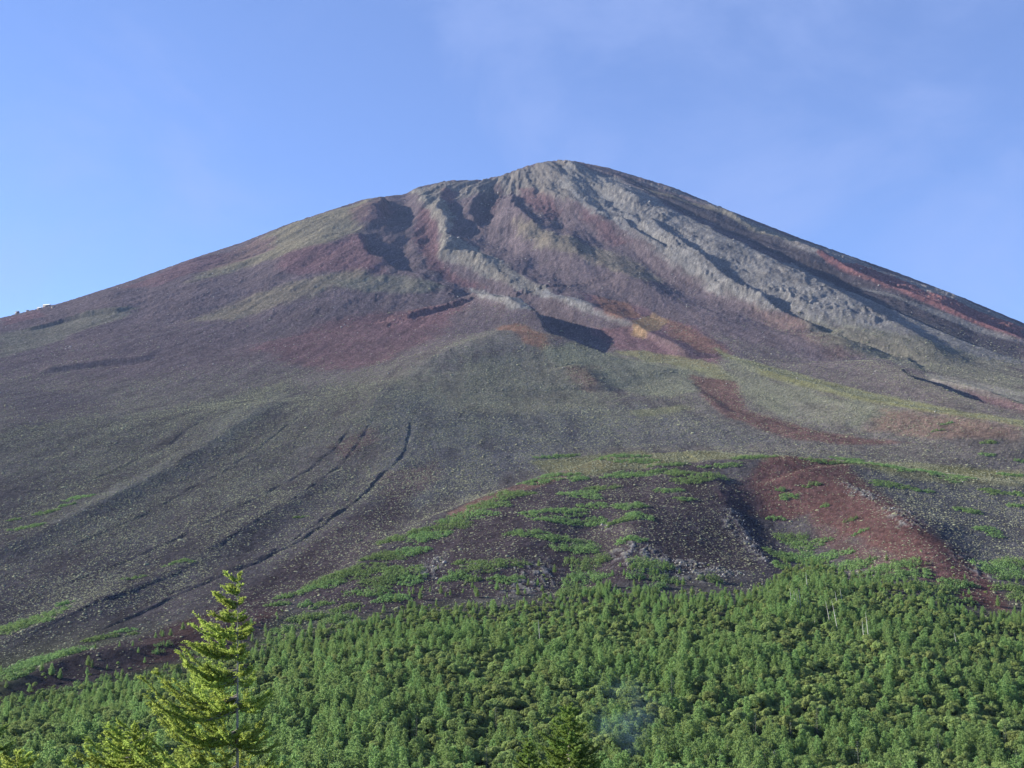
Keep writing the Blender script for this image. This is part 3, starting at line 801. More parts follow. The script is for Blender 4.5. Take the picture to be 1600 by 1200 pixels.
FIR_XY = [at_ground(px, py, 9.4*sc*1.4) for px, py, sc, _ in FIR_SPOTS]
SPACING = 2.85
fr = np.random.default_rng(55)
gx_, gy_ = np.meshgrid(np.arange(-470, 470, SPACING), np.arange(FY0, 820, SPACING))
fx = (gx_ + fr.uniform(-.48, .48, gx_.shape)*SPACING).ravel(); fy = (gy_ + fr.uniform(-.48, .48, gy_.shape)*SPACING).ravel()
edge = np.interp(fx/fy, tl[:, 0], tl[:, 1])
edgen = 26*noise(fx/24, fy/24, 5) + 10*noise(fx/8, fy/8, 6)
thin = sst(-120, 12, fy - edge - edgen)                     # thinner towards the tree line
over = fy - edge - edgen                                   # beyond the line only stunted outliers
stray = (over > 0) & (over < 70) & (fr.random(len(fx)) < .10*(1 - over/70)) & (np.abs(fx/fy + .0) < .53)
keep = (((over < 0) & (fr.random(len(fx)) > np.maximum(.60*thin, np.interp(fy, [320, 420, 520], [.22, .12, 0])))) | stray) & (np.abs(fx/fy) < .53)
thin = np.where(over > 0, 1.25, thin)
for (qx, qy) in FIR_XY:                                    # a small glade round and in front of each fir
    keep &= ~((np.hypot(fx - qx, fy - qy) < 4.0) | ((np.abs(fx - qx*fy/qy) < 2.6) & (fy < qy) & (fy > qy - 13)))
fx, fy, edge, thin = fx[keep], fy[keep], edge[keep], thin[keep]
fz = ground(fx, fy)
birchy = .7*noise(fx/75, fy/55, 8) + .6*noise(fx/20, fy/20, 9) + .16*(1 - np.abs(thin - .35)*1.6)
isb = birchy + fr.normal(0, .25, len(fx)) > .07
fs = np.clip(fr.lognormal(-.03, .19, len(fx)), .55, 1.6) * (1 - .42*thin) * (1 + .16*noise(fx/30, fy/30, 12))
fs *= np.interp(fy, [320, 420, 560, 720], [1.2, 1.1, .95, .85])
fw = fs * fr.uniform(.72, 1.15, len(fx))                    # some slim, some broad
frot = fr.uniform(0, 2*np.pi, len(fx))
fk = fr.integers(0, 12, len(fx))
ftop = fz + 8.0*fs
fpx, fpy = pix(fx, fy, ftop)
inview = (fpx > -10) & (fpx < 1610) & (fpy < 1192)
order = np.argsort(fy)
single = np.zeros(len(fx), bool)
SPOTS = [(-50, 130, 'behind the dark larch at the left edge'), (130, 290, 'behind the low spreading near larch'), (290, 470, 'behind the tall near larch'), (470, 610, 'just right of the tall near larch'),
         (610, 760, 'midway between the tall near larch and the bottom-centre larch'), (760, 940, 'behind the bushy bottom-centre larch'), (940, 1060, 'behind the wisp of smoke'), (1060, 1200, 'just right of the smoke'),
         (1200, 1340, 'below the bleached snags'), (1340, 1480, 'in the lower right forest'), (1480, 1700, 'in the bottom right corner')]
def forest_label(kind, px, py, size):
    where = [w for a_, b_, w in SPOTS if a_ <= px < b_][0]
    big = 'tall ' if size > 1.22 else 'small ' if size < .85 else ''
    row = ' at the bottom edge' if py > 1160 and 'bottom' not in where else ''
    return big + ('feathery green larch' if kind == 'larch_tree' else 'rounded olive birch') + row + ' ' + where, \
           ('larches ' if kind == 'larch_tree' else 'birches ') + where
def place_tree(kind, protos, i):
    crown, trunk, h = protos[fk[i] % len(protos)]
    lab, grp = forest_label(kind, fpx[i], fpy[i], fs[i])
    e = link(kind, None, label=lab, category='tree', group=grp)
    e.location = (fx[i], fy[i], fz[i] - .1); e.rotation_euler = (0, 0, frot[i]); e.scale = (fw[i], fw[i], fs[i])
    a = link('trunk', trunk, parent=e); b = link('crown', crown, parent=e)
    return b
first = {}
for kind, protos, sel in (('larch_tree', LARCHES, ~isb), ('birch_tree', BIRCHES, isb)):
    ids = [i for i in order if sel[i] and inview[i]][:300]
    for i in ids:
        b = place_tree(kind, protos, i); single[i] = True
        first.setdefault((kind, fk[i] % len(protos)), b)

def scatter(name, pts, rot, scl, protos, label, tilt=None):
    """one mass of plants or stones: a cloud of points, each carrying one of the given shapes"""
    me = bpy.data.meshes.new(name)
    me.vertices.add(len(pts)); me.vertices.foreach_set('co', np.ascontiguousarray(pts, np.float32).ravel())
    e = np.zeros((len(pts), 3), np.float32); e[:, 2] = rot
    if tilt is not None: e[:, :2] = tilt
    at = me.attributes.new('turn', 'FLOAT_VECTOR', 'POINT'); at.data.foreach_set('vector', e.ravel())
    sc3 = np.ascontiguousarray(scl if np.ndim(scl) == 2 else np.repeat(np.asarray(scl)[:, None], 3, 1), np.float32)
    at = me.attributes.new('size', 'FLOAT_VECTOR', 'POINT'); at.data.foreach_set('vector', sc3.ravel())
    at = me.attributes.new('pick', 'INT', 'POINT'); at.data.foreach_set('value', np.random.default_rng(len(pts)).integers(0, len(protos), len(pts)).astype(np.int32))
    o = link(name, me, kind='stuff', label=label)
    g = bpy.data.node_groups.new(name, 'GeometryNodeTree')
    g.interface.new_socket('Geometry', in_out='INPUT', socket_type='NodeSocketGeometry'); g.interface.new_socket('Geometry', in_out='OUTPUT', socket_type='NodeSocketGeometry')
    gi_ = g.nodes.new('NodeGroupInput'); go = g.nodes.new('NodeGroupOutput')
    ip = g.nodes.new('GeometryNodeInstanceOnPoints'); jn = g.nodes.new('GeometryNodeJoinGeometry')
    def attr(nm, typ):
        n = g.nodes.new('GeometryNodeInputNamedAttribute'); n.data_type = typ; n.inputs[0].default_value = nm; return n.outputs[0]
    l = g.links.new
    for p in protos:
        oi = g.nodes.new('GeometryNodeObjectInfo'); oi.inputs['Object'].default_value = p; oi.inputs['As Instance'].default_value = True
        l(oi.outputs['Geometry'], jn.inputs[0])
    er = g.nodes.new('FunctionNodeEulerToRotation')
    l(attr('turn', 'FLOAT_VECTOR'), er.inputs[0]); l(er.outputs[0], ip.inputs['Rotation'])
    l(attr('size', 'FLOAT_VECTOR'), ip.inputs['Scale']); l(attr('pick', 'INT'), ip.inputs['Instance Index'])
    ip.inputs['Pick Instance'].default_value = True
    l(gi_.outputs[0], ip.inputs['Points']); l(jn.outputs[0], ip.inputs['Instance']); l(ip.outputs[0], go.inputs[0])
    md = o.modifiers.new('scatter', 'NODES'); md.node_group = g
    return o
for kind, sel, nm, lab in (('larch_tree', ~isb, 'larch_forest', 'dense green larch forest climbing to the foot of the mountain'),
                           ('birch_tree', isb, 'birch_forest', 'olive green birch stands among the larches below the mound')):
    s_ = sel & ~single
    scatter(nm, np.stack([fx, fy, fz - .1], 1)[s_], frot[s_], np.stack([fw, fw, fs], 1)[s_], [v for (k, q), v in sorted(first.items(), key=lambda kv: kv[0]) if k == kind], lab)
print('forest', len(fx), 'birch', isb.sum())

# ------------------------------------------------------------------ pale-twigged firs and bleached snags in the forest
FIRS = []
for i in range(3):
    a_, b_ = fir_crown(300+i, 9.5, 1.55)
    FIRS.append((mesh_mat('fir_crown', a_, M_FIR), mesh_mat('fir_twigs', b_, M_FIRTIP), trunk_mesh('fir_trunk', 9.3, .14, 40+i, M_BARK)))
for n, ((px, py, sc, lab), (x, y)) in enumerate(zip(FIR_SPOTS, FIR_XY)):
    sc *= 1.4
    c_, tw, tk = FIRS[n % 3]
    e = link('fir_tree', None, label=lab, category='tree', group='pale twigged firs in the forest')
    e.location = (x, y, float(ground(x, y)) + .15); e.scale = (sc,)*3; e.rotation_euler = (0, 0, n*1.3)
    link('trunk', tk, parent=e); link('crown', c_, parent=e); link('pale_twigs', tw, parent=e)

def snag(px, top, foot, lean, lab, twigs=0):
    x, y = at_ground(px, foot, 8.0)
    z0 = float(ground(x, y))
    k = math.hypot(x, y) / F
    ln = (foot - top)*k*1.05 + 8.0
    p = [(0, 0, -.3), (lean*.2*k, 0, ln*.35), (lean*.6*k, 0, ln*.7), (lean*1.0*k, 0, ln)]
    sd0 = int(px)
    e = link('dead_tree', None, label=lab, category='dead tree', group='bleached dead trees in the forest')
    e.location = (x, y, z0)
    link('trunk', mesh_mat('snag_trunk', tube(p, [.20, .17, .13, .05], 6), M_SNAG, True), parent=e)
    r = np.random.default_rng(sd0)
    for q in range(twigs):
        zz = ln*r.uniform(.55, .9); az = r.uniform(0, 6.28); xx = lean*(zz/ln)*k
        b = [(xx, 0, zz), (xx + .6*math.cos(az), .6*math.sin(az), zz + .1), (xx + 1.3*math.cos(az), 1.3*math.sin(az), zz + .05)]
        link('branch', mesh_mat('snag_branch', tube(b, [.08, .06, .03], 5), M_SNAG), parent=e)
for a_ in [(1238, 922, 947, -3, 'leftmost of the four white snags standing close together', 0), (1243, 926, 946, -2, 'second snag from the left in the row of four', 2),
           (1247, 930, 948, -1, 'thin grey snag, third in the row of four', 0), (1252, 923, 948, -3, 'rightmost white snag of the row of four', 2),
           (1262, 896, 917, -2, 'single white snag above the row of four, below the shadowed hollow', 0), (1297, 942, 962, -6, 'bent white snag left of the leaning pair', 0),
           (1310, 927, 949, -4, 'upper straight snag of the leaning pair', 0), (1309, 942, 974, -8, 'long leaning snag below the straight one', 1),
           (1316, 921, 930, -3, 'short leaning snag tip behind the leaning pair', 0), (1350, 972, 994, -2, 'shorter of the two right-hand snags, with side twigs', 5), (1358, 961, 996, -4, 'taller of the two right-hand snags', 2),
           (844, 970, 993, -3, 'lone grey snag in the forest left of centre', 0), (1273, 963, 967, 0, 'white stub alone below the row of four snags', 0), (1496, 991, 1002, -4, 'short pale broken snag far right', 1)]:
    snag(*a_)

# ------------------------------------------------------------------ low scrub thickets on the slopes
THICKETS = []
def thicket(px, py, wpx, hpx, tall, lab, grp, rot=0.0):
    seed = int(px*7 + py)
    r = np.random.default_rng(seed)
    x0, y0 = hit(px, py + hpx*.5); k = math.hypot(x0, y0)/F
    xb, yb = hit(px, py - hpx*.5 + tall*.5/k)
    W_ = wpx*k*.56; D_ = float(np.clip((yb - y0)*.5, W_*.22, W_*1.3)); D_ = max(D_, 1.2)
    yc = y0 + D_
    sp = float(np.clip(math.sqrt(W_*D_)*.42, .8, 2.4))                       # spacing of the bushes in the mat
    nb = int(np.clip(W_*D_*3.14/(sp*sp)*1.1, 5, 140))
    u = r.uniform(-1.15, 1.15, (nb*3, 2))
    ang = np.arctan2(u[:, 1], u[:, 0])
    lim = 1 + .22*np.sin(3*ang + seed) + .14*np.sin(7*ang + seed*1.7) + .10*np.sin(13*ang + seed*.3)
    q = np.hypot(u[:, 0], u[:, 1])/lim
    u = u[q < 1][:nb]; q = q[q < 1][:nb]; nb = len(u)
    sl = math.tan(rot)
    bx = x0 + u[:, 0]*W_; by_ = yc + u[:, 1]*D_ + u[:, 0]*W_*sl
    bz = ground(bx, by_)
    bh = tall*np.clip(1.05 - .6*q**3, .3, 1)*r.uniform(.6, 1.35, nb)
    m = 19 if nb > 60 else 30
    nr = rnd_unit(nb*m, r); nr[:, 2] = np.abs(nr[:, 2])
    ib = np.repeat(np.arange(nb), m)
    br_ = (sp*.85*r.uniform(.7, 1.2, nb))[ib]
    c = np.stack([bx[ib] - x0, by_[ib] - yc, bz[ib]], 1) + nr*np.stack([br_, br_, bh[ib]], 1)*r.uniform(.75, 1.08, (nb*m, 1))
    e0 = float(ground(x0, yc)); c[:, 2] -= e0
    n = len(c)
    k_ = np.clip(sp/2.0, .5, 1.0)
    v, f = cards(c, np.cross(nr, rnd_unit(n, r)) + [0, 0, .15], nr + r.normal(0, .35, (n, 3)) + [0, 0, .2], r.uniform(.6, 1.2, n)*k_, r.uniform(.46, .88, n)*k_)
    o = link('scrub_thicket', mesh_np('scrub_thicket', v, f), M_SCRUB, label=lab, category='shrub', group=grp)
    o.location = (x0, yc, e0)
    THICKETS.append(o)
SCRUB = [
 # the crest line of the dark mound (left edge)
 ('low green scrub along the left crest of the dark mound', 1.6, .12,
  [(945, 716, 50, 7), (980, 712, 60, 6), (860, 714, 40, 5), (890, 712, 34, 5), (870, 742, 60, 7), (845, 752, 60, 10), (800, 772, 60, 14), (765, 788, 60, 18), (730, 806, 80, 18), (700, 822, 70, 22), (665, 838, 60, 18), (650, 830, 30, 10),
   (610, 842, 40, 14), (600, 868, 60, 16), (640, 862, 50, 16), (560, 890, 90, 20), (520, 905, 90, 20), (620, 895, 60, 30), (590, 908, 50, 22), (500, 915, 60, 12), (455, 930, 50, 8), (430, 945, 40, 6), (575, 925, 60, 16), (610, 935, 50, 14), (540, 950, 40, 12), (640, 905, 40, 20), (475, 945, 20, 10)]),
 # the top and face of the mound
 ('flat green scrub mat lying on the dark mound', 1.5, .05,
  [(910, 772, 60, 14), (945, 762, 50, 8), (1000, 720, 60, 8), (985, 742, 70, 12), (1020, 738, 40, 8), (905, 748, 30, 8), (890, 800, 60, 14), (870, 812, 60, 12), (920, 815, 60, 16), (835, 802, 40, 12), (930, 790, 40, 10), (820, 832, 60, 12),
   (985, 790, 46, 12), (1000, 806, 40, 14), (975, 812, 40, 10), (985, 842, 44, 12), (1068, 738, 46, 10), (1085, 750, 60, 12), (1045, 766, 40, 8), (1110, 742, 60, 8), (1070, 780, 30, 8), (1045, 726, 60, 6), (1130, 728, 60, 6), (1180, 714, 60, 6), (770, 882, 90, 20), (725, 878, 30, 8), (712, 900, 40, 18), (790, 905, 50, 16), (740, 905, 20, 10)]),
 ('broad green thicket on the mound just above the forest', 2.3, .05,
  [(880, 842, 70, 14), (905, 858, 70, 18), (920, 880, 60, 26), (915, 905, 64, 24), (925, 925, 66, 18), (895, 925, 40, 16), (1020, 885, 60, 26), (990, 900, 30, 10), (1015, 918, 60, 14), (1040, 905, 40, 12), (1110, 905, 36, 10)]),
 # plateau right and the red hill
 ('low green scrub on the plateau behind the red hill', 1.3, -.04,
  [(1290, 722, 60, 6), (1330, 718, 40, 6), (1360, 724, 50, 5), (1405, 732, 46, 8), (1400, 758, 60, 12), (1500, 748, 60, 13), (1460, 738, 40, 5), (1580, 742, 40, 5), (1560, 768, 30, 10), (1595, 772, 20, 8), (1515, 798, 40, 7), (1555, 832, 34, 16), (1590, 790, 24, 6), (1450, 768, 30, 5), (1545, 710, 20, 6), (1480, 662, 20, 3), (1468, 672, 18, 3), (1550, 690, 22, 8), (1598, 720, 24, 6)]),
 ('green scrub clump on the red hillside', 1.6, -.1,
  [(1235, 776, 26, 12), (1270, 757, 24, 8), (1215, 810, 24, 8), (1220, 765, 16, 6), (1345, 830, 20, 6), (1290, 790, 16, 5), (1330, 812, 20, 6), (1240, 840, 50, 18), (1270, 850, 60, 20), (1225, 868, 40, 16), (1262, 872, 60, 22), (1300, 868, 60, 16), (1310, 885, 60, 16), (1350, 880, 40, 14), (1230, 885, 30, 14), (1380, 888, 50, 16), (1420, 880, 60, 22), (1400, 900, 60, 14), (1440, 895, 40, 16), (1470, 920, 60, 22), (1500, 912, 50, 18), (1430, 915, 50, 14), (1485, 935, 60, 16), (1360, 905, 60, 12)]),
 ('bushy green thicket below the red slope at the right edge', 2.4, 0,
  [(1585, 892, 60, 26), (1600, 880, 60, 16), (1590, 920, 46, 14), (1605, 935, 30, 20), (1570, 902, 24, 10)]),
 # left scree
 ('small green scrub streak on the left scree', 1.0, .25,
  [(118, 778, 34, 7), (68, 801, 30, 6), (100, 790, 20, 4), (40, 824, 40, 5), (20, 812, 20, 4), (278, 878, 34, 5), (468, 808, 18, 4), (92, 945, 28, 5), (210, 903, 30, 4), (165, 995, 66, 8), (190, 985, 30, 6)]),
 ('long green scrub mat at the far left of the scree', 2.2, .25, [(35, 972, 74, 18), (8, 985, 40, 18), (60, 1032, 80, 16), (30, 1042, 60, 14), (12, 1058, 40, 12), (100, 1022, 30, 8)]),
 ('green scrub on dark scoria above the lower left forest', 1.8, .2,
  [(255, 1008, 22, 6), (248, 1018, 16, 8), (30, 1092, 60, 10), (80, 1085, 50, 14), (120, 1072, 40, 12), (60, 1105, 60, 12), (20, 1105, 40, 14), (158, 1060, 14, 10), (200, 1070, 40, 12), (110, 1090, 40, 12), (480, 965, 60, 14), (440, 985, 40, 14), (500, 945, 30, 10), (520, 968, 40, 14), (550, 975, 40, 14), (430, 1005, 40, 12), (300, 1020, 30, 8)]),
]
ORD = ['first', 'second', 'third', 'fourth', 'fifth', 'sixth', 'seventh', 'eighth', 'ninth', 'tenth', 'eleventh', 'twelfth', 'thirteenth', 'fourteenth', 'fifteenth', 'sixteenth', 'seventeenth', 'eighteenth', 'nineteenth', 'twentieth']
ORD += ['twenty-' + q for q in ORD[:9]] + ['thirtieth']
for lab, tall, rot, lst in SCRUB:
    for k_, (px, py, w_, h_) in enumerate(sorted(lst)):
        big = 'wide ' if w_ >= 60 else 'small ' if w_ <= 26 else ''
        thicket(px, py, w_, h_, tall*1.8*(.75 + .5*random.random()), big + lab + ', ' + ORD[k_] + ' from the left', lab + ', set of patches', rot)

# ------------------------------------------------------------------ tussocks and boulders: more than anyone could count
def tuft_mesh(seed):
    r = np.random.default_rng(seed)
    n = 9
    az = np.linspace(0, 2*np.pi, n, endpoint=False) + r.uniform(-.2, .2, n)
    rad1 = r.uniform(.36, .55, n)
    v = [(0, 0, r.uniform(.30, .42))] + [(rad1[k]*.6*math.cos(az[k]), rad1[k]*.6*math.sin(az[k]), r.uniform(.20, .36)) for k in range(n)] + [(rad1[k]*math.cos(az[k]), rad1[k]*math.sin(az[k]), -.08) for k in range(n)]
    f = [(0, 1 + k, 1 + (k+1) % n, 1 + (k+1) % n) for k in range(n)]
    tri = [(0, 1 + k, 1 + (k+1) % n) for k in range(n)]
    for k in range(n):
        a, b = 1 + k, 1 + (k+1) % n
        tri += [(a, a + n, b + n), (a, b + n, b)]
    return np.array(v, float), np.array(tri)
def stone_mesh(seed):
    r = np.random.default_rng(seed)
    ico = [(0, 0, .8)] + [(math.cos(k*1.256 + .3*(j))*(.55 + .25*j*0), math.sin(k*1.256 + .6*j)*.6, .35 - .55*j) for j in range(2) for k in range(5)] + [(0, 0, -.4)]
    v = np.array(ico)*r.uniform(.75, 1.2, (12, 1))*.6
    tri = [(0, 1 + k, 1 + (k+1) % 5) for k in range(5)] + [(11, 6 + (k+1) % 5, 6 + k) for k in range(5)]
    for k in range(5):
        a, b = 1 + k, 1 + (k+1) % 5
        tri += [(a, a + 5, b), (b, a + 5, b + 5)]
    return v, np.array(tri)
def hidden_shape(name, vf, mat):
    o = bpy.data.objects.new(name, mesh_mat(name, vf, mat)); return o
TUFTS = [hidden_shape('tussock', tuft_mesh(k), M_TUFT) for k in range(4)]
STONES = [hidden_shape('boulder', stone_mesh(k), M_STONE) for k in range(4)]

tr_ = np.random.default_rng(99)
cellA = np.gradient(D)[:, None] * np.gradient(A)[None, :] * Y
vd = np.where((Y > 600) & (Y < 3600) & (np.abs(A)[None, :] < .56), np.clip(veg, 0, 2), 0)
vd = vd * np.clip(1 + 1.6*n2 + 1.5*n1 + 1.4*n3 + 1.0*fbm(X/22, Y/22, 2, 181), .08, 3)
vd *= (Y > np.interp(A, tl[:, 0], tl[:, 1])[None, :] - 6)
size_at = np.interp(Y, [600, 900, 1500, 2400, 3600], [.95, 1.0, 1.3, 2.0, 2.8])
lam = vd * cellA * 0.105 * (1.5/size_at)**2
cnt = tr_.poisson(np.clip(lam, 0, 50))
ii = np.repeat(np.arange(cnt.size), cnt.ravel())
di, ai = ii // nA, ii % nA
ty = D[di] + tr_.uniform(-.5, .5, len(ii))*np.gradient(D)[di]
tx = (A[ai] + tr_.uniform(-.5, .5, len(ii))*np.gradient(A)[ai]) * ty
tz = ground(tx, ty)
tsz = size_at.ravel()[ii] * tr_.lognormal(-.10, .40, len(ii))
print('tussocks', len(ii))
scatter('tussocks', np.stack([tx, ty, tz], 1), tr_.uniform(0, 6.28, len(ii)), np.stack([tsz*tr_.uniform(.9, 1.5, len(ii)), tsz, tsz*.62], 1), TUFTS, 'pale green tussocks dotted all over the dark scree')

bm_ = np.where((Y > 660) & (Y < 4300) & (np.abs(A)[None, :] < .56), .12 + .8*crag + .25*(Y > 1700) + 22*stony, 0)
bm_ *= np.clip(.4 + 2.2*fbm(X/120, Y/120, 3, 191), .05, 3)
bsz = np.interp(Y, [600, 1200, 2500, 4300], [.8, 1.1, 2.3, 3.6])
cnt = tr_.poisson(np.clip(bm_ * cellA * .0028 * (2/bsz), 0, 20))
ii = np.repeat(np.arange(cnt.size), cnt.ravel()); di, ai = ii // nA, ii % nA
by = D[di] + tr_.uniform(-.5, .5, len(ii))*np.gradient(D)[di]; bx_ = (A[ai] + tr_.uniform(-.5, .5, len(ii))*np.gradient(A)[ai])*by
bs = bsz.ravel()[ii]*tr_.lognormal(-.2, .5, len(ii))
print('boulders', len(ii))
scatter('boulders', np.stack([bx_, by, ground(bx_, by)], 1), tr_.uniform(0, 6.28, len(ii)), np.stack([bs*1.2, bs, bs*.9], 1), STONES, 'pale boulders strewn over the upper slopes')

# ------------------------------------------------------------------ near larches
def near_larch(tip, dist, bend, show, left, right, lab, mat, seed, count, turn=0.0, dens=1.0, rise0=0.0, flag=0.0):
    """tip: sight line of the top; show: metres of crown below the tip; left / right: (length at 1 m below the tip, growth power)"""
    r = np.random.default_rng(seed)
    a, t = ray(*tip); x0, y0 = a*dist, dist; zt = t*dist
    z0 = float(ground(x0, y0)); h = zt - z0
    e = link('larch_tree', None, label=lab, category='tree', group='near larches')
    e.location = (x0 - bend, y0, z0)
    q = np.linspace(0, 1, 22)
    tp = np.stack([bend*q**1.6 + .05*np.sin(q*9 + seed)*(1-q), .06*np.sin(q*7 + seed), q*h - .2*(1-q)], 1)
    link('trunk', mesh_mat('near_larch_trunk', tube(tp, .009 + .0072*h*(1 - q)**1.1, 9), M_BARKPALE, True), parent=e)
    tpf = lambda s: np.array([np.interp(s, q, tp[:, k]) for k in range(3)])
    for b in range(count):
        below = .12 + (show - .12)*((b + r.uniform(-.4, .4))/count)**.85 if b else .1
        below = max(.08, below)
        s = 1 - below/h
        az = b*2.399 + r.uniform(-.5, .5) + turn
        vary = 1.0
        if flag:                                      # wind-swept: tiers of boughs streaming to the lee side
            tb = below/(.34 + .055*below); tier = round(tb)
            trg = np.random.default_rng(seed*100 + tier)
            below = max(.08, .34*tier/(1 - .055*tier) + r.normal(0, .07 + .02*below)); s = 1 - below/h
            vary = trg.uniform(.62, 1.12)
            if r.random() < flag: az = math.pi + r.normal(0, .55)
        cxx = math.cos(az)
        rl = left[0]*below**left[1]; rr_ = right[0]*below**right[1]
        reach = (rl if cxx < 0 else rr_)*abs(cxx)**.7 + .5*(rl + rr_)*.7*(1 - abs(cxx)**.7)
        ln = max(.10, reach*vary*r.uniform(.55, 1.08))
        base = tpf(s)
        m = 10; u = np.linspace(0, 1, m)
        dirv = np.array([cxx, math.sin(az), 0])
        rise = r.uniform(-.05, .22) + .5*math.exp(-below*.9) + rise0
        p = base + dirv[None]*ln*u[:, None]
        p[:, 2] += ln*(rise*u - .16*np.sin(u*np.pi)*min(1, below/4) + .16*u**3)
        p[1:] += np.cumsum(r.normal(0, .014*ln, (m-1, 3)), 0)
        bo = link('branch', mesh_mat('larch_branch', tube(p, np.interp(u, [0, 1], [.008 + .011*ln, .004]), 5), M_BARK, True), parent=e)
        C_, AXs = [], []
        for k in range(int((ln*17 + 4)*dens)):
            uu = r.uniform(.06, 1)**.75
            p0 = np.array([np.interp(uu, u, p[:, c]) for c in range(3)])
            az2 = az + r.choice([-1, 1])*r.uniform(.3, 1.2)
            tl_ = r.uniform(.16, .50)*min(1.0, .35 + ln*.5)*(1.2 - .6*uu)
            dv = np.array([math.cos(az2), math.sin(az2), r.uniform(-.35, .30)])
            mm = max(3, int(tl_/.05))
            w_ = np.linspace(.1, 1, mm)
            pp = p0 + dv*tl_*w_[:, None]; pp[:, 2] += .07*w_**2
            C_.append(pp); AXs.append(np.repeat(dv[None], mm, 0))
        mm = int(ln/.03) + 4
        w_ = np.linspace(.10, 1, mm)
        C_.append(np.stack([np.interp(w_, u, p[:, c]) for c in range(3)], 1)); AXs.append(np.repeat(dirv[None], mm, 0))
        C_ = np.concatenate(C_); AXs = np.concatenate(AXs)
        rep = 3
        C_ = np.repeat(C_, rep, 0) + r.normal(0, .022, (len(C_)*rep, 3)); AXs = np.repeat(AXs, rep, 0)*.8 + r.normal(0, .5, (len(AXs)*rep, 3)) + [0, 0, .30]
        n = len(C_)
        v, f = cards(C_, AXs, rnd_unit(n, r), r.uniform(.075, .15, n), r.uniform(.030, .055, n))
        link('needles', mesh_mat('larch_needles', (v, f), mat), parent=bo)
    sh = tpf(1.0)
    nn = 70
    C_ = np.stack([np.full(nn, sh[0]), np.full(nn, sh[1]), sh[2] - np.linspace(0, 1.0, nn)], 1) + r.normal(0, .012, (nn, 3))
    v, f = cards(C_, r.normal(0, .45, (nn, 3)) + [0, 0, .8], rnd_unit(nn, r), np.full(nn, .10), np.full(nn, .035))
    link('needles', mesh_mat('larch_needles', (v, f), mat), parent=e)
    return e
near_larch((372, 895), 45, -.35, 8.8, (1.02, .78), (.22, 1.15), 'tall wind-swept bright green larch standing nearest, left of centre', M_NEAR, 5, 180, turn=.3, flag=.46, dens=.82)
near_larch((888, 1100), 52, -.1, 4.6, (.85, .75), (.75, .8), 'bushy larch with pointed pale tip at the bottom, centre', M_NEARD, 8, 110)
near_larch((826, 1152), 50, -.1, 3.0, (.5, .8), (.45, .8), 'smaller larch tip just left of the bushy bottom-centre larch', M_NEARD, 12, 60)
near_larch((208, 1132), 46, .2, 3.4, (1.9, .55), (.9, .8), 'low spreading larch reaching left at the bottom, beside the tall larch', M_NEAR, 17, 70, turn=1.0)
near_larch((-18, 1068), 40, .1, 5.0, (.6, .8), (.5, .6), 'dark larch cut off by the left edge', M_NEARD, 23, 80)
near_larch((30, 1172), 38, .1, 2.6, (.9, .8), (.9, .7), 'yellow-green larch top in the bottom left corner', M_NEAR, 29, 50)
near_larch((300, 1186), 36, .1, 2.4, (1.6, .5), (.8, .7), 'yellow-green larch crown at the bottom edge below the tall larch', M_NEAR, 37, 50)

# ------------------------------------------------------------------ mountain huts on the left shoulder
M_WALL = plain_material('hut_wall', (0.20, 0.17, 0.15)); M_ROOF = plain_material('white_metal_roof', (0.80, 0.80, 0.80), .4, 1.0, .08); M_ROOFD = plain_material('dark_roof', (0.10, 0.09, 0.10))
M_PANE = plain_material('hut_window', (0.03, 0.04, 0.06), .1)
def box(x0, x1, y0, y1, z0, z1):
    v = np.array([(x, y, z) for z in (z0, z1) for y in (y0, y1) for x in (x0, x1)], float)
    return v, np.array([(0, 2, 3, 1), (4, 5, 7, 6), (0, 1, 5, 4), (2, 6, 7, 3), (0, 4, 6, 2), (1, 3, 7, 5)])
def gable(w, d, zb, rise, over=.6):
    v = np.array([(-w-over, -d-over, zb), (w+over, -d-over, zb), (w+over, d+over, zb), (-w-over, d+over, zb), (-w-over, 0, zb+rise), (w+over, 0, zb+rise)], float)
    v2 = np.concatenate([v, v + [0, 0, -.5]])
    f = [(0, 1, 5, 4), (2, 3, 4, 5), (0, 4, 3, 3), (1, 2, 5, 5), (6, 9, 8, 7), (0, 6, 7, 1), (1, 7, 8, 2), (2, 8, 9, 3), (3, 9, 6, 0)]
    return v2, f
def hut(px, py, w, d, hgt, rise, roof, lab):
    x, y = hit(px, py + 2)
    e = link('mountain_hut', None, label=lab, category='hut', group='huts on the left shoulder')
    z = float(ground(x, y)); e.location = (x, y, z - .5); e.rotation_euler = (0, 0, R(-14))
    link('wall', mesh_mat('hut_wall', box(-w, w, -d, d, -3, hgt), M_WALL), parent=e)
    v, f = gable(w, d, hgt, rise)
    me = bpy.data.meshes.new('hut_roof'); me.from_pydata([tuple(p) for p in v], [], [tuple(dict.fromkeys(q)) for q in f]); me.update(); me.materials.append(roof)
    link('roof', me, parent=e)
    for k in np.arange(-w + 2, w - 1, 4.5):
        link('window', mesh_mat('hut_window', box(k, k + 1.8, -d - .08, -d + .1, hgt*.35, hgt*.75), M_PANE), parent=e)
hut(73, 477, 11, 4, 4.5, 3.2, M_ROOF, 'long mountain hut with bright white roof on the left skyline')
hut(62, 481, 6, 4, 4.0, 2.6, M_ROOF, 'small white-roofed hut just below the long hut')
hut(83, 479, 3.5, 3, 4.0, 2.0, M_ROOFD, 'small dark hut at the right end of the white-roofed huts')
hut(27, 488, 4.5, 4, 6.0, 2.0, M_ROOFD, 'dark block-shaped hut further left on the skyline')
hut(43, 484, 3, 3, 3.0, 1.2, M_ROOFD, 'tiny dark hut between the dark block and the white roofs')
hut(884, 251, 9, 5, 3.0, 1.6, M_ROOFD, 'dark low station hut on the highest point of the summit')

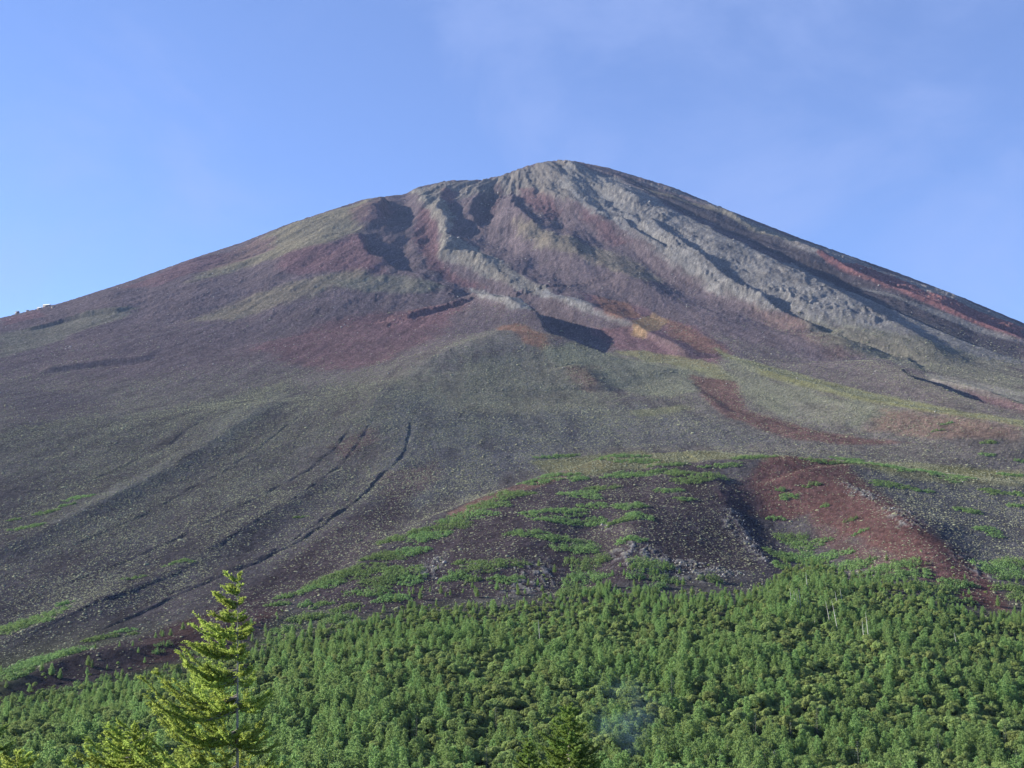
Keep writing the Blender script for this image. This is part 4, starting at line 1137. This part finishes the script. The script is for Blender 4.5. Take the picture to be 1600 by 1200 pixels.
# ------------------------------------------------------------------ wisp of smoke over the forest
def smoke():
    x, y = at_ground(968, 1180, 6.0)
    z = float(ground(x, y))
    r = np.random.default_rng(2)
    v, f = [], []
    nz, ns_ = 14, 16
    for i in range(nz):
        s = i/(nz-1); cx_ = 1.5 + 5*s; rad_ = 9 + 10*math.sin(s*2.4)
        for k in range(ns_):
            an = 2*math.pi*k/ns_
            v.append((cx_ + rad_*math.cos(an), rad_*.9*math.sin(an), 2 + 40*s))
    f = [(i*ns_ + k, i*ns_ + (k+1) % ns_, (i+1)*ns_ + (k+1) % ns_, (i+1)*ns_ + k) for i in range(nz-1) for k in range(ns_)]
    f += [tuple(range(ns_))[::-1], tuple(range((nz-1)*ns_, nz*ns_))]
    me = bpy.data.meshes.new('smoke'); me.from_pydata(v, [], f); me.update()
    m, t = material('blue_smoke')
    co_ = N(t, 'ShaderNodeTexCoord'); ns = N(t, 'ShaderNodeTexNoise', i_Scale=.11, i_Detail=4.0, i_Distortion=.8)
    mr = N(t, 'ShaderNodeMapRange', interpolation_type='SMOOTHSTEP'); mr.inputs['From Min'].default_value = .42; mr.inputs['From Max'].default_value = .75; mr.inputs['To Max'].default_value = .016
    sp_ = N(t, 'ShaderNodeSeparateXYZ')
    fade = N(t, 'ShaderNodeMapRange', interpolation_type='SMOOTHSTEP'); fade.inputs['From Min'].default_value = 40; fade.inputs['From Max'].default_value = 8
    ln_ = N(t, 'ShaderNodeVectorMath', operation='LENGTH'); ms = N(t, 'ShaderNodeMapping'); ms.inputs['Location'].default_value = (-4, 0, 0); ms.inputs['Scale'].default_value = (1, 1, 0)
    core_ = N(t, 'ShaderNodeMapRange', interpolation_type='SMOOTHSTEP'); core_.inputs['From Min'].default_value = 18; core_.inputs['From Max'].default_value = 2
    mu = N(t, 'ShaderNodeMath', operation='MULTIPLY'); mu2 = N(t, 'ShaderNodeMath', operation='MULTIPLY')
    pv = N(t, 'ShaderNodeVolumePrincipled'); pv.inputs['Color'].default_value = (.42, .68, 1.0, 1); pv.inputs['Anisotropy'].default_value = .1
    l = t.links.new
    l(co_.outputs['Object'], ns.inputs['Vector']); l(ns.outputs[0], mr.inputs['Value']); l(co_.outputs['Object'], sp_.inputs[0]); l(sp_.outputs['Z'], fade.inputs['Value'])
    l(co_.outputs['Object'], ms.inputs[0]); l(ms.outputs[0], ln_.inputs[0]); l(ln_.outputs['Value'], core_.inputs['Value'])
    l(mr.outputs[0], mu.inputs[0]); l(fade.outputs[0], mu.inputs[1]); l(mu.outputs[0], mu2.inputs[0]); l(core_.outputs[0], mu2.inputs[1]); l(mu2.outputs[0], pv.inputs['Density'])
    o = t.nodes.new('ShaderNodeOutputMaterial'); l(pv.outputs[0], o.inputs['Volume'])
    so = link('smoke', me, m, kind='stuff', label='thin bluish wisp of smoke rising over the forest'); so.location = (x, y, z)
smoke()

# ------------------------------------------------------------------ a bird far up in the sky
def bird():
    a, t = ray(1490, 268); d = 620.0
    m = plain_material('dark_feathers', (.03, .03, .035))
    e = link('bird', None, label='tiny dark bird gliding in the sky at the right', category='bird')
    e.location = (a*d, d, t*d); e.rotation_euler = (0, R(12), R(30))
    body = tube([(0, -.24, 0), (0, -.18, .01), (0, -.05, 0), (0, .1, -.01), (0, .24, 0), (0, .32, 0)], [.012, .04, .065, .05, .022, .035], 8)
    link('body', mesh_mat('bird_body', body, m, True), parent=e)
    for s in (-1, 1):
        v = np.array([(s*.03, -.10, .02), (s*.03, .08, .02), (s*.28, .05, .09), (s*.28, -.12, .09), (s*.56, .10, .05), (s*.54, .02, .05)], float)
        v = np.concatenate([v, v + [0, 0, -.015]])
        f = np.array([(0, 1, 2, 3), (3, 2, 4, 5), (6, 9, 8, 7), (9, 11, 10, 8), (0, 3, 9, 6), (3, 5, 11, 9), (1, 7, 8, 2), (2, 8, 10, 4), (4, 10, 11, 5)])
        link('wing', mesh_mat('bird_wing', (v, f), m), parent=e)
bird()
